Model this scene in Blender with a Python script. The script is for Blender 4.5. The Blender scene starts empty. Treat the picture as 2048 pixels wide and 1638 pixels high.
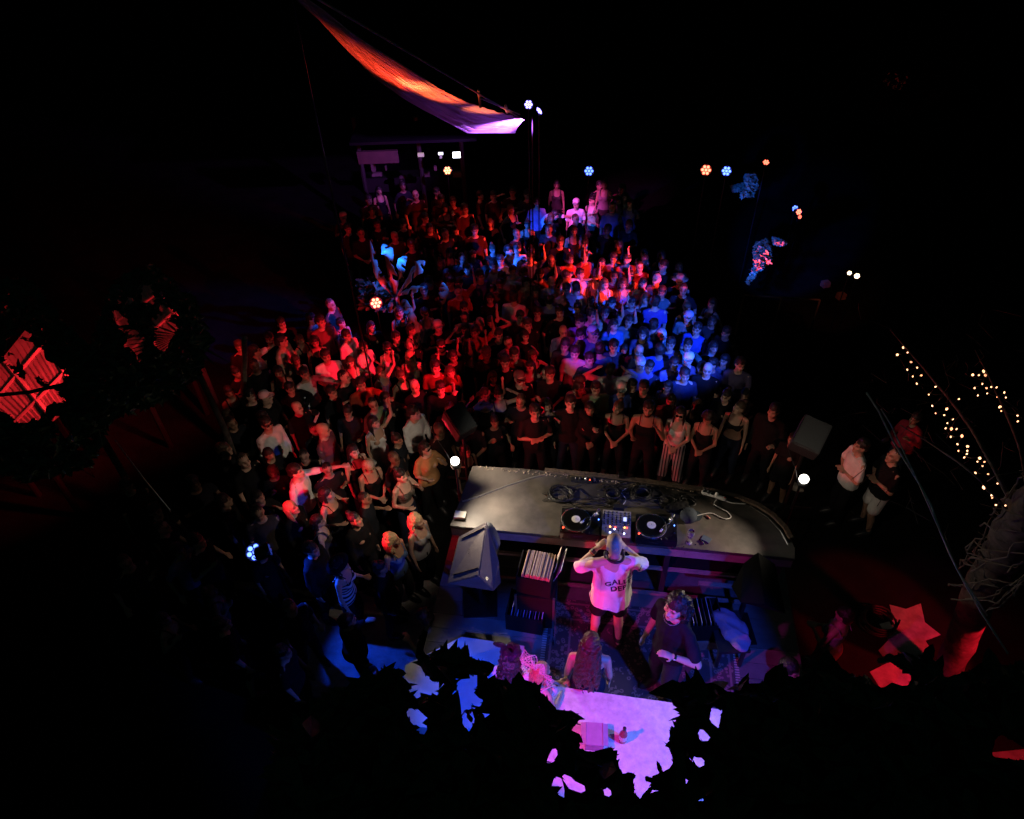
import bpy, bmesh, math, random
import numpy as np
from mathutils import Vector, Matrix, Euler
from mathutils.bvhtree import BVHTree
R = math.radians
rnd = random.Random(7)
sc = bpy.context.scene
col = sc.collection

# ------------------------------------------------------------------ camera
CAM_H, PITCH, FPX, ROLL = 9.0, R(42), 1400.0, R(2)
cd = bpy.data.cameras.new('camera'); cam = bpy.data.objects.new('camera', cd); col.objects.link(cam)
fw = Vector((0, math.cos(PITCH), -math.sin(PITCH)))
r0 = Vector((1, 0, 0)); d0 = Vector((0, -math.sin(PITCH), -math.cos(PITCH)))
rt = r0*math.cos(ROLL) + d0*math.sin(ROLL); dn = -r0*math.sin(ROLL) + d0*math.cos(ROLL)
CAMP = Vector((0, 0, CAM_H))
M = Matrix((rt, -dn, -fw)).transposed().to_4x4(); M.translation = CAMP
cam.matrix_world = M
cd.sensor_width = 36; cd.lens = 36*FPX/2048; cd.clip_start = 0.1; cd.clip_end = 600
sc.camera = cam

# ------------------------------------------------------------------ world and exposure
w = bpy.data.worlds.new('World'); sc.world = w; w.use_nodes = True
bgn = w.node_tree.nodes['Background']
bgn.inputs[0].default_value = (0.30, 1.0, 0.95, 1); bgn.inputs[1].default_value = 0.005
sc.view_settings.view_transform = 'Standard'; sc.view_settings.look = 'None'
sc.view_settings.gamma = 1; sc.view_settings.exposure = 0
try: sc.view_settings.use_curve_mapping = False
except Exception: pass
sc.cycles.use_denoising = True
sc.cycles.max_bounces = 4; sc.cycles.diffuse_bounces = 2; sc.cycles.glossy_bounces = 2
sc.cycles.transmission_bounces = 4; sc.cycles.transparent_max_bounces = 6
sc.cycles.sample_clamp_indirect = 3; sc.cycles.caustics_reflective = False; sc.cycles.caustics_refractive = False

def at(u, v, z):
    """point of the place seen at photo pixel (u, v), at height z"""
    k = fw + rt*((u-1024)/FPX) + dn*((v-819)/FPX)
    return CAMP + k*((z-CAM_H)/k.z)
def pr(p):
    q = Vector(p)-CAMP; d = q.dot(fw)
    return 1024+FPX*q.dot(rt)/d, 819+FPX*q.dot(dn)/d

# ------------------------------------------------------------------ lamps: all coloured light is set here
RED = (1, .012, .035); BLUE = (.01, .1, 1); PUR = (.28, .03, 1); PINK = (1, .06, .42); WARM = (1, .82, .62); MAG = (1, .10, .75); ORG = (1, .045, .03)
def spot(name, loc, aim, color, power, ang, blend=.3, size=.04, parent=None):
    l = bpy.data.lights.new(name, 'SPOT'); l.color = color; l.energy = power
    l.spot_size = R(ang); l.spot_blend = blend; l.shadow_soft_size = size
    o = bpy.data.objects.new(name, l); col.objects.link(o)
    o.location = loc; o.rotation_euler = (Vector(aim)-Vector(loc)).to_track_quat('-Z', 'Y').to_euler()
    return o
LAMPL = at(910, 922, 3.15); LAMPR = at(1608, 958, 3.15)
STANDL = Vector((-3.45, 5.69, 0))
# name, location, aim point, colour, watts, cone, blend
LIGHTS = [
 ('worklight_beam', LAMPL+Vector((.05,-.1,.0)), (1.2, 4.4, 2.4), WARM, 135, 128, 1),
 ('worklight_beam', LAMPL+Vector((-.05,-.1,.0)), (-2.1, 7.0, 1.3), WARM, 92, 74, .9),
 ('worklight_beam', LAMPL+Vector((.0,.1,.0)), (2.2, 8.2, 1.2), WARM, 60, 96, .8),
 ('worklight_beam', LAMPR+Vector((-.05,-.1,.0)), (1.4, 4.5, 2.9), WARM, 90, 84, .8),
 ('worklight_beam', LAMPR+Vector((.05,.05,.0)), (4.5, 7.0, 1.8), WARM, 24, 112, .7),
 # red and blue lamps on the stand among the people on the left
 ('red_beam', (-3.3, 5.55, 2.0), (.4, 6.7, 2.6), RED, 620, 62, .4),
 ('red_beam', (-3.3, 5.6, 2.3), (-2.2, 8.2, 1.6), RED, 150, 80, .6),
 ('blue_beam', (-3.35, 5.5, 1.9), (-1.5, 4.9, 0), (.005,.06,1), 230, 54, .5),
 ('worklight_beam', LAMPL+Vector((.0,-.05,-.02)), (-.45, 4.3, 2.6), WARM, 34, 80, .7),
 ('ledge_beam', (2.1, 2.3, 4.75), (1.15, 2.15, 2.6), (.40,.45,1), 80, 64, .6),  # unseen lamp added to brighten the counter top alone
 # lamps hung behind the booth
 ('pink_beam', (-.6, 2.0, 4.8), (1.15, 3.45, 2.2), (1,.025,.55), 230, 46, .25),
 ('blue_beam', (2.3, 1.7, 4.8), (1.0, 3.4, 2.0), (.03,.09,1), 430, 64, .3),
 ('red_beam', (-1.1, 2.6, 2.35), (1.2, 4.9, 2.35), RED, 260, 30, .4),
 ('blue_beam', (-.9, 2.0, 4.7), (-.15, 3.5, 1.6), (.004,.07,1), 420, 36, .5),
 # crowd washes hung over the front of the stage
 ('red_beam', (1.4, 6.6, 3.2), (-2.3, 10.1, 1.5), RED, 2300, 27, .85),
 ('red_beam', (5.6, 9.6, 3.5), (1.9, 12.6, 1.6), (1,.04,.025), 5000, 23, .8),
 ('blue_beam', (3.6, 6.3, 3.7), (2.75, 10.2, 1.5), (.02,.09,1), 2800, 32, .8),
 ('purple_beam', (.2, 6.6, 3.4), (1.4, 10.0, 1.5), PUR, 900, 14, .8),
 ('blue_beam', (-3.5, 9.8, 3.6), (-.3, 13.4, 1.6), BLUE, 5200, 17, .7),
 ('magenta_beam', (-.5, 12.0, 4.2), (1.7, 15.8, 1.5), MAG, 1700, 20, .7),
 ('red_beam', (-2.0, 9.5, 5.6), (-1.4, 17.0, 1.2), RED, 45, 28, .9),
 ('red_beam', (2.6, 6.3, 3.9), (.3, 10.0, 1.3), RED, 420, 26, .9),
 ('red_beam', (-1.1, 6.9, 2.6), (1.2, 7.8, .5), RED, 110, 60, .8),
]
for L in LIGHTS: spot(*L)

# ------------------------------------------------------------------ materials
MATS = {}
def mat(name, color, rough=.7, metal=0, var=0, scale=8, bump=0, bscale=40, emit=None, es=0, trans=0, attr=None, spec=.5, sheen=0):
    if name in MATS: return MATS[name]
    m = bpy.data.materials.new(name); m.use_nodes = True
    nt = m.node_tree; b = nt.nodes['Principled BSDF']
    b.inputs['Base Color'].default_value = (*color, 1); b.inputs['Roughness'].default_value = rough
    b.inputs['Metallic'].default_value = metal; b.inputs['Specular IOR Level'].default_value = spec
    if sheen: b.inputs['Sheen Weight'].default_value = sheen
    if trans: b.inputs['Transmission Weight'].default_value = trans; b.inputs['IOR'].default_value = 1.45
    if emit: b.inputs['Emission Color'].default_value = (*emit, 1); b.inputs['Emission Strength'].default_value = es
    tc = nt.nodes.new('ShaderNodeTexCoord')
    src = None
    if var:
        n = nt.nodes.new('ShaderNodeTexNoise'); n.inputs['Scale'].default_value = scale; n.inputs['Detail'].default_value = 6
        n.inputs['Roughness'].default_value = .62
        nt.links.new(tc.outputs['Object'], n.inputs['Vector'])
        r = nt.nodes.new('ShaderNodeValToRGB'); r.color_ramp.elements[0].position = .3; r.color_ramp.elements[1].position = .7
        r.color_ramp.elements[0].color = tuple(c*(1-var) for c in color)+(1,)
        r.color_ramp.elements[1].color = tuple(min(1, c*(1+var)) for c in color)+(1,)
        nt.links.new(n.outputs['Fac'], r.inputs['Fac']); src = r.outputs['Color']
    if attr:
        a = nt.nodes.new('ShaderNodeAttribute'); a.attribute_name = attr
        mx = nt.nodes.new('ShaderNodeMix'); mx.data_type = 'RGBA'; mx.blend_type = 'MULTIPLY'; mx.inputs[0].default_value = 1
        if src: nt.links.new(src, mx.inputs[6])
        else: mx.inputs[6].default_value = (*color, 1)
        nt.links.new(a.outputs['Color'], mx.inputs[7]); src = mx.outputs[2]
    if src: nt.links.new(src, b.inputs['Base Color'])
    if bump:
        n2 = nt.nodes.new('ShaderNodeTexNoise'); n2.inputs['Scale'].default_value = bscale; n2.inputs['Detail'].default_value = 5
        nt.links.new(tc.outputs['Object'], n2.inputs['Vector'])
        bp = nt.nodes.new('ShaderNodeBump'); bp.inputs['Strength'].default_value = bump; bp.inputs['Distance'].default_value = .02
        nt.links.new(n2.outputs['Fac'], bp.inputs['Height']); nt.links.new(bp.outputs['Normal'], b.inputs['Normal'])
    MATS[name] = m; return m
def cloth(c): return mat('cloth_%02d%02d%02d' % tuple(int(x*99) for x in c), c, .9, var=.18, scale=5, bump=.12, bscale=45, spec=.12)
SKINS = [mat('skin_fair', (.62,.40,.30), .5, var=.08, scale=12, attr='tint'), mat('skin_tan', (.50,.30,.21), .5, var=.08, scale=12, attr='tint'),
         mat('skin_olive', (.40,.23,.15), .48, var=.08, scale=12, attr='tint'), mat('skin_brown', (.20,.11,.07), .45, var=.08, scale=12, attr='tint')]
HAIRS = {'dark': mat('hair_dark', (.018,.013,.011), .4, var=.5, scale=60, bump=.5, bscale=90),
         'brown': mat('hair_brown', (.07,.04,.022), .45, var=.5, scale=60, bump=.5, bscale=90),
         'blond': mat('hair_blond', (.50,.34,.18), .5, var=.35, scale=60, bump=.5, bscale=90),
         'grey': mat('hair_grey', (.45,.43,.40), .5, var=.3, scale=60, bump=.5, bscale=90)}
def striped(name, c0, c1, freq, axis=0):
    if name in MATS: return MATS[name]
    m = mat(name, c0, .9); nt = m.node_tree; tc = nt.nodes.new('ShaderNodeTexCoord'); sp = nt.nodes.new('ShaderNodeSeparateXYZ'); ml = nt.nodes.new('ShaderNodeMath'); ml.operation = 'MULTIPLY'; ml.inputs[1].default_value = freq
    sn_ = nt.nodes.new('ShaderNodeMath'); sn_.operation = 'SINE'; gt = nt.nodes.new('ShaderNodeMath'); gt.operation = 'GREATER_THAN'; gt.inputs[1].default_value = .1
    mx = nt.nodes.new('ShaderNodeMix'); mx.data_type = 'RGBA'; mx.inputs[6].default_value = (*c0, 1); mx.inputs[7].default_value = (*c1, 1)
    nt.links.new(tc.outputs['Object'], sp.inputs[0]); nt.links.new(sp.outputs[axis], ml.inputs[0]); nt.links.new(ml.outputs[0], sn_.inputs[0]); nt.links.new(sn_.outputs[0], gt.inputs[0]); nt.links.new(gt.outputs[0], mx.inputs[0]); nt.links.new(mx.outputs[2], nt.nodes['Principled BSDF'].inputs['Base Color']); return m
BLK = cloth((.01,.01,.011)); 
black_plastic = mat('black_plastic', (.02,.02,.022), .42, var=.2, scale=20)
black_metal = mat('black_metal', (.02,.02,.02), .35, metal=.6, var=.2, scale=15)
grey_metal = mat('grey_metal', (.35,.35,.36), .35, metal=.9)
white_plastic = mat('white_plastic', (.75,.74,.72), .45)
glass_lens = mat('dark_lens', (.01,.01,.012), .15)

# ------------------------------------------------------------------ object helpers
def link(o, parent=None):
    col.objects.link(o)
    if parent is not None: o.parent = parent
    return o
def tag(o, label=None, cat=None, group=None, kind=None):
    if label: o['label'] = label
    if cat: o['category'] = cat
    if group: o['group'] = group
    if kind: o['kind'] = kind
    return o
def empty(name, loc=(0,0,0), rz=0, label=None, cat=None, group=None):
    o = bpy.data.objects.new(name, None); o.empty_display_size = .1
    o.location = loc; o.rotation_euler = (0,0,rz); col.objects.link(o)
    return tag(o, label, cat, group)
class MB:
    """collects simple solids; build() links them as one mesh object"""
    def __init__(s): s.v = []; s.f = []
    def add(s, vs, fs):
        k = len(s.v); s.v += [tuple(x) for x in vs]; s.f += [tuple(i+k for i in f) for f in fs]; return s
    def box(s, c, size, rz=0, mtx=None):
        x, y, z = (d/2 for d in size)
        vs = [Vector((a*x, b*y, e*z)) for e in (-1,1) for a, b in ((-1,-1),(1,-1),(1,1),(-1,1))]
        m = mtx if mtx is not None else Matrix.Rotation(rz, 3, 'Z')
        vs = [m @ v + Vector(c) for v in vs]
        return s.add(vs, [(3,2,1,0),(4,5,6,7),(0,1,5,4),(1,2,6,5),(2,3,7,6),(3,0,4,7)])
    def tube(s, pts, r, seg=8, closed=False, r2=None):
        pts = [Vector(p) for p in pts]; n = len(pts)
        if n < 2: return s
        rings = []; up = None
        for i, p in enumerate(pts):
            t = (pts[(i+1) % n if closed else min(i+1, n-1)] - pts[(i-1) % n if closed else max(i-1, 0)])
            if t.length < 1e-7: t = Vector((0,0,1))
            t.normalize()
            if up is None or abs(up.dot(t)) > .99: up = Vector((0,0,1)) if abs(t.z) < .9 else Vector((1,0,0))
            a = t.cross(up).normalized(); up = a.cross(t).normalized()
            rr = r if r2 is None else r+(r2-r)*i/(n-1)
            rings.append([p+(a*math.cos(2*math.pi*j/seg)+up*math.sin(2*math.pi*j/seg))*rr for j in range(seg)])
        vs = [v for q in rings for v in q]; fs = []
        for i in range(n if closed else n-1):
            for j in range(seg):
                a, b = i*seg+j, i*seg+(j+1) % seg; c = ((i+1) % n)*seg
                fs.append((a, b, c+(j+1) % seg, c+j))
        if not closed: fs += [tuple(range(seg))[::-1], tuple(range((n-1)*seg, n*seg))]
        return s.add(vs, fs)
    def cap(s, p, q, r1, r2, seg=12, fl=None):
        """tapered capsule; fl=(axis vector, factor) flattens it along an axis"""
        p, q = Vector(p), Vector(q); t = q-p; L = t.length
        t = t/L if L > 1e-6 else Vector((0,0,1))
        a = t.cross(Vector((0,0,1)) if abs(t.z) < .9 else Vector((1,0,0))).normalized(); b = t.cross(a)
        rings = []
        for k in range(4):
            th = math.pi/2*(k+.35)/4; rings.append((p-t*r1*math.cos(th), r1*math.sin(th)))
        for k in range(4):
            th = math.pi/2*(k+.65)/4+math.pi/2; rings.append((q-t*r2*math.cos(th), r2*math.sin(th)))
        vs = []
        for c, rr in rings:
            for j in range(seg):
                o = (a*math.cos(2*math.pi*j/seg)+b*math.sin(2*math.pi*j/seg))*rr
                if fl: o = o - fl[0]*o.dot(fl[0])*(1-fl[1])
                vs.append(c+o)
        fs = []
        for i in range(len(rings)-1):
            for j in range(seg):
                fs.append((i*seg+j, (i+1)*seg+j, (i+1)*seg+(j+1) % seg, i*seg+(j+1) % seg))
        fs += [tuple(range(seg)), tuple(range((len(rings)-1)*seg, len(rings)*seg))[::-1]]
        return s.add(vs, fs)
    def loft(s, rings, seg=20, mtx=None):
        """rings: (centre, half width x, half depth front, half depth back) stacked upwards"""
        vs = []; fs = []
        for c, wx, df, db in rings:
            for j in range(seg):
                th = 2*math.pi*j/seg; y = math.sin(th)
                vs.append(Vector(c)+Vector((math.cos(th)*wx, y*(db if y > 0 else df), 0)))
        n = len(rings)
        for i in range(n-1):
            for j in range(seg): fs.append((i*seg+j, i*seg+(j+1) % seg, (i+1)*seg+(j+1) % seg, (i+1)*seg+j))
        fs += [tuple(range(seg))[::-1], tuple(range((n-1)*seg, n*seg))]
        if mtx is not None: vs = [mtx @ v for v in vs]
        return s.add(vs, fs)
    def ell(s, c, rad, mtx=None, seg=14, nr=8):
        c = Vector(c); vs = []; fs = []
        for i in range(nr+1):
            ph = -math.pi/2+math.pi*(i+.02 if i == 0 else i-.02 if i == nr else i)/nr
            for j in range(seg):
                v = Vector((math.cos(ph)*math.cos(2*math.pi*j/seg)*rad[0], math.cos(ph)*math.sin(2*math.pi*j/seg)*rad[1], math.sin(ph)*rad[2]))
                vs.append(c+(mtx @ v if mtx is not None else v))
        for i in range(nr):
            for j in range(seg): fs.append((i*seg+j, i*seg+(j+1) % seg, (i+1)*seg+(j+1) % seg, (i+1)*seg+j))
        fs += [tuple(range(seg))[::-1], tuple(range(nr*seg, (nr+1)*seg))]
        return s.add(vs, fs)
    def lathe(s, c, prof, seg=24, mtx=None):
        vs = []; fs = []
        for r_, z in prof:
            for j in range(seg): vs.append(Vector((r_*math.cos(2*math.pi*j/seg), r_*math.sin(2*math.pi*j/seg), z)))
        for i in range(len(prof)-1):
            for j in range(seg): fs.append((i*seg+j, i*seg+(j+1) % seg, (i+1)*seg+(j+1) % seg, (i+1)*seg+j))
        fs += [tuple(range(seg))[::-1], tuple(range((len(prof)-1)*seg, len(prof)*seg))]
        vs = [(mtx @ v if mtx is not None else v)+Vector(c) for v in vs]
        return s.add(vs, fs)
    def prism(s, poly, z0, z1):
        n = len(poly)
        return s.add([(p[0], p[1], z0) for p in poly]+[(p[0], p[1], z1) for p in poly],
                     [tuple(range(n))[::-1], tuple(range(n, 2*n))]+[(i, (i+1) % n, n+(i+1) % n, n+i) for i in range(n)])
    def mesh(s, name='mesh', smooth=False):
        m = bpy.data.meshes.new(name); m.from_pydata(s.v, [], s.f); m.update()
        if smooth: m.polygons.foreach_set('use_smooth', [True]*len(m.polygons))
        return m
    def build(s, name, material, parent=None, loc=None, rot=None, smooth=False, bevel=0):
        m = s.mesh(name, smooth)
        if bevel:
            bm = bmesh.new(); bm.from_mesh(m)
            bmesh.ops.recalc_face_normals(bm, faces=bm.faces)
            es = [e for e in bm.edges if len(e.link_faces) == 2 and e.calc_face_angle(0) > .6]
            bmesh.ops.bevel(bm, geom=es, offset=bevel, segments=2, affect='EDGES', clamp_overlap=True)
            bm.to_mesh(m); bm.free()
        m.materials.append(material); o = bpy.data.objects.new(name, m)
        if loc is not None: o.location = loc
        if rot is not None: o.rotation_euler = rot
        return link(o, parent)
def inst(name, mesh, material, parent=None, loc=None, rot=None):
    o = bpy.data.objects.new(name, mesh)
    if not mesh.materials: mesh.materials.append(material)
    link(o, parent); o.material_slots[0].link = 'OBJECT'; o.material_slots[0].material = material
    if loc is not None: o.location = loc
    if rot is not None: o.rotation_euler = rot
    return o
def remesh(mb, voxel, smooth=2, wrinkle=0, seed=0, freq=14):
    m = mb.mesh('source'); o = bpy.data.objects.new('source', m); col.objects.link(o)
    md = o.modifiers.new('r', 'REMESH'); md.mode = 'VOXEL'; md.voxel_size = voxel; md.use_smooth_shade = True
    if smooth:
        s2 = o.modifiers.new('s', 'SMOOTH'); s2.iterations = smooth; s2.factor = .5
    dg = bpy.context.evaluated_depsgraph_get()
    out = bpy.data.meshes.new_from_object(o.evaluated_get(dg))
    bpy.data.objects.remove(o); bpy.data.meshes.remove(m)
    if wrinkle:
        n = len(out.vertices); co = np.empty(n*3, 'f'); out.vertices.foreach_get('co', co); co = co.reshape(-1, 3)
        no = np.empty(n*3, 'f'); out.vertices.foreach_get('normal', no); no = no.reshape(-1, 3)
        rg = np.random.RandomState(seed+3); d = np.zeros(n)
        for k in range(7):
            q = rg.randn(3)*freq*(1+.5*k/3); q[2] *= .45
            d += np.sin(co @ q + rg.rand()*6 + 1.5*np.sin(co @ (rg.randn(3)*6)))/(1+.3*k)
        d = -np.abs(d)*.5
        out.vertices.foreach_set('co', (co+no*(d*wrinkle)[:, None]).ravel()); out.update()
    out.polygons.foreach_set('use_smooth', [True]*len(out.polygons))
    return out

# ------------------------------------------------------------------ people
ARMS = {'down': ((.15,0,-1),(.05,-.3,-1)), 'drink': ((.2,.05,-1),(-.25,-1,.25)), 'front': ((.15,-.15,-1),(-.6,-.8,-.15)),
        'up': ((.55,-.25,.8),(-.1,-.15,1)), 'point': ((.35,-.9,.1),(.1,-1,.35)), 'face': ((.35,-.45,-.8),(-.45,-.25,.9)),
        'cross': ((.25,-.1,-1),(-1,-.5,.12)), 'hip': ((.75,.25,-.75),(-.75,-.35,-.5)), 'hold': ((1,-.1,.25),(-.9,.1,.75)),
        'rail': ((.25,-.45,-.9),(-.35,-.9,-.1)), 'dj': ((.40,-.33,-.60),(-.66,-.3,.56)), 'clap': ((.3,-.5,-.75),(-.5,-.8,.35)),
        'chest': ((.3,.12,-.95),(-.45,-.75,.55)), 'swing': ((.35,.35,-.9),(.1,-.5,-.7))}
def N(v): return Vector(v).normalized()
class Pose:
    def __init__(s, sex='m', h=1.76, L='down', Rr='down', lean=0, pitch=0, yaw=0, tilt=0, twist=0, seat=False):
        s.sex = sex; s.h = h; k = h/1.76; f = sex == 'f'; s.k = k; s.key = (sex, h, L, Rr, lean, pitch, yaw, tilt, twist, seat); s.bkey = (sex, h, L, Rr, lean, twist)
        Mt = Matrix.Rotation(-R(lean), 4, 'X')  # lean forwards (towards -y)
        Mt = Matrix.Rotation(R(twist), 4, 'Z') @ Matrix.Rotation(R(lean), 4, 'X')
        pel = Vector((0, .0, .93*k)); s.pel = pel
        T = lambda v: pel + (Mt.to_3x3() @ (Vector(v)*k))
        s.T = T; s.M3 = Mt.to_3x3()
        sw = .172 if f else .195; s.sw = sw
        s.sh = {1: T((sw-.01, 0, .472)), -1: T((-sw+.01, 0, .472))}
        s.neck = T((0, .005, .545)); s.headc = T((0, -.02, .70))
        s.hm = Matrix.Translation(s.headc) @ (Matrix.Rotation(R(twist+yaw), 4, 'Z') @ Matrix.Rotation(R(tilt), 4, 'Y') @ Matrix.Rotation(R(lean*.5+pitch), 4, 'X')) @ Matrix.Scale(k*(.97 if f else 1), 4)
        s.el = {}; s.wr = {}; s.fd = {}
        for sd, a in ((1, L), (-1, Rr)):
            U, F = ARMS[a] if isinstance(a, str) else a
            U = N((U[0]*sd, U[1], U[2])); F = N((F[0]*sd, F[1], F[2]))
            tw = Matrix.Rotation(R(twist), 3, 'Z'); U = tw @ U; F = tw @ F
            s.el[sd] = s.sh[sd]+U*.29*k; s.wr[sd] = s.el[sd]+F*.25*k; s.fd[sd] = F
        s.hip = {1: Vector((.085*k, 0, .90*k)), -1: Vector((-.085*k, 0, .90*k))}
        if seat:
            s.kn = {1: Vector((.12, -.42*k, .9*k)), -1: Vector((-.12, -.42*k, .9*k))}; s.an = {1: Vector((.12, -.42*k, .5*k)), -1: Vector((-.12, -.40*k, .5*k))}
        else:
            s.kn = {1: Vector((.115*k, -.04*k, .49*k)), -1: Vector((-.115*k, -.01*k, .49*k))}
            s.an = {1: Vector((.14*k, .02*k, .075*k)), -1: Vector((-.14*k, .05*k, .075*k))}
    def torso(s, g=0, hem=0, top=1):
        f = s.sex == 'f'
        rr = [(-.13,.12,.09,.10),(-.05,.165 if f else .16,.10,.125),(.04,.160 if f else .150,.10,.11),(.17,.118 if f else .138,.09,.08),(.30,.138 if f else .158,.115 if not f else .12,.09),(.40,.150 if f else .170,.115 if not f else .128,.095),(.465,.140 if f else .160,.088,.088),(.515,.095,.064,.07),(.56,.062,.052,.055)]
        out = []
        for z, a, b, c in rr:
            if g and z < hem: continue
            if g and top < 1 and z > top: continue
            e = g*(1 if z > .3 else 1+.9*max(0, .3-z)/.4)
            out.append((Vector((0,0,z)), a+e, b+e, c+e))
        return out
def add_torso(mb, P, rings, seg=22):
    vs0 = len(mb.v); mb.loft(rings, seg)
    for i in range(vs0, len(mb.v)): mb.v[i] = tuple(P.T(mb.v[i]))
def body_mesh(P, vox, hands='auto'):
    mb = MB(); k = P.k; f = P.sex == 'f'; m = .86 if f else 1
    add_torso(mb, P, P.torso())
    for sd in (1, -1):
        s_, e, w_, F = P.sh[sd], P.el[sd], P.wr[sd], P.fd[sd]
        mb.cap(s_, e, .052*k*m, .040*k*m); mb.cap(e, w_, .040*k*m, .026*k*m); mb.cap(P.T((sd*.05,.008,.515)), s_, .046*k, .050*k*m)
        # hand: palm, four bent fingers, thumb from the side of the palm
        fr = N(F); side = N(fr.cross(Vector((0,0,1))) if abs(fr.z) < .95 else Vector((0,-1,0))); nrm = fr.cross(side)
        fine = vox < .0105; rf = max(.0085*k, vox*.72)
        palm = w_+fr*.05*k
        mb.cap(w_+fr*.02*k, w_+fr*.075*k, .030*k, .036*k, fl=(nrm, .45))
        for q in range(4):
            o = side*(q-1.5)*(.019*k if fine else .022*k); b0 = w_+fr*.085*k+o; L = (.034, .042, .039, .029)[q]*k
            mid = b0+fr*L+nrm*.004*sd; tip = mid+N(fr*.75+nrm*.5*sd)*L*.9
            mb.cap(b0-fr*.03*k, mid, rf*1.05, rf, 8); mb.cap(mid, tip, rf, rf*.85, 8)
        t0 = w_+fr*.03*k+side*-.025*k; t1 = t0+N(fr*.6-side*.8)*.035*k; mb.cap(t0, t1, rf*1.2, rf*1.1, 8); mb.cap(t1, t1+N(fr*.9-side*.3)*.03*k, rf*1.1, rf*.9, 8)
        mb.cap(P.hip[sd], P.kn[sd], .088*k if not f else .09*k, .056*k); mb.cap(P.kn[sd], P.kn[sd]+(P.an[sd]-P.kn[sd])*.35+Vector((0,.012,0)), .052*k, .056*k)
        mb.cap(P.kn[sd]+(P.an[sd]-P.kn[sd])*.35+Vector((0,.012,0)), P.an[sd], .052*k, .036*k)
        mb.cap(P.an[sd]+Vector((0,.02,-.03)), P.an[sd]+Vector((sd*.02,-.13,-.045))*k, .036*k, .028*k)
    if f:
        for sd in (1, -1): mb.ell(P.T((sd*.07,-.105,.35)), (.06*k,.052*k,.058*k))
    H = P.hm
    mb.cap(P.T((0,.01,.50)), H @ Vector((0,.02,-.06)), .058*k*m, .054*k*m)
    i0 = len(mb.v)
    j = .93 if f else 1
    mb.loft([(Vector((0,-.06,-.120)),.020*j,.015,.02),(Vector((0,-.045,-.105)),.042*j,.042,.04),(Vector((0,-.02,-.08)),.055*j,.070,.06),(Vector((0,0,-.04)),.065,.086,.085),
             (Vector((0,0,0)),.072,.084,.098),(Vector((0,0,.04)),.075,.090,.104),(Vector((0,0,.075)),.073,.084,.100),(Vector((0,.004,.103)),.060,.066,.082),(Vector((0,.008,.122)),.036,.042,.05),(Vector((0,.01,.128)),.012,.014,.018)], 20)
    mb.cap((0,-.086,.022),(0,-.108,-.022),.010,.0145,8); mb.ell((.014,-.094,-.028),(.010,.012,.009)); mb.ell((-.014,-.094,-.028),(.010,.012,.009))
    mb.cap((-.04,-.072,.040),(.04,-.072,.040),.017,.017,8); mb.cap((-.018,-.084,-.062),(.018,-.084,-.062),.0125,.0125,8)
    mb.ell((0,-.076,-.100),(.024,.020,.020))
    for sd in (1, -1):
        mb.ell((sd*.042,-.056,-.022),(.030,.030,.028)); mb.ell((sd*.077,.012,-.005),(.011,.018,.032))
    for i in range(i0, len(mb.v)): mb.v[i] = tuple(H @ Vector(mb.v[i]))
    me = remesh(mb, vox, 2)
    n = len(me.vertices); co = np.empty(n*3, 'f'); me.vertices.foreach_get('co', co); co = co.reshape(-1, 3)
    Hi = np.array(H.inverted()); hc = co @ Hi[:3, :3].T + Hi[:3, 3]
    tint = np.ones((n, 4), 'f')
    x, y, z = np.abs(hc[:, 0]), hc[:, 1], hc[:, 2]; fr_ = y < -.03
    g = max(1, vox/.009)
    eye = fr_ & (((x-.031)/(.017*g**.5))**2+((z-.012)/(.0085*g))**2 < 1); brow = fr_ & (((x-.032)/.023)**2+((z-.038)/(.006*g))**2 < 1)
    lip = fr_ & ((x/.025)**2+((z+.062)/(.009*g**.7))**2 < 1)
    socket_shade = fr_ & (((x-.031)/.026)**2+((z-.016)/.019)**2 < 1)
    cz = vox > .0125; tint[socket_shade, :3] *= (.80, .74, .72); tint[eye, :3] = (.30,.24,.22) if cz else (.10,.08,.08); tint[brow, :3] = (.42,.34,.30) if cz else (.16,.13,.12); tint[lip, :3] *= (.72,.36,.38)  # eye sockets darkened by colour, standing in for shade in uncarved hollows
    nostril_shade = fr_ & (x < .02) & (x > .006) & (np.abs(z+.038) < .006); tint[nostril_shade, :3] *= .4  # nostrils darkened likewise as painted shade
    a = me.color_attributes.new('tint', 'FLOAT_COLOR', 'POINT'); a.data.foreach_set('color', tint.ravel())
    return me
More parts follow.
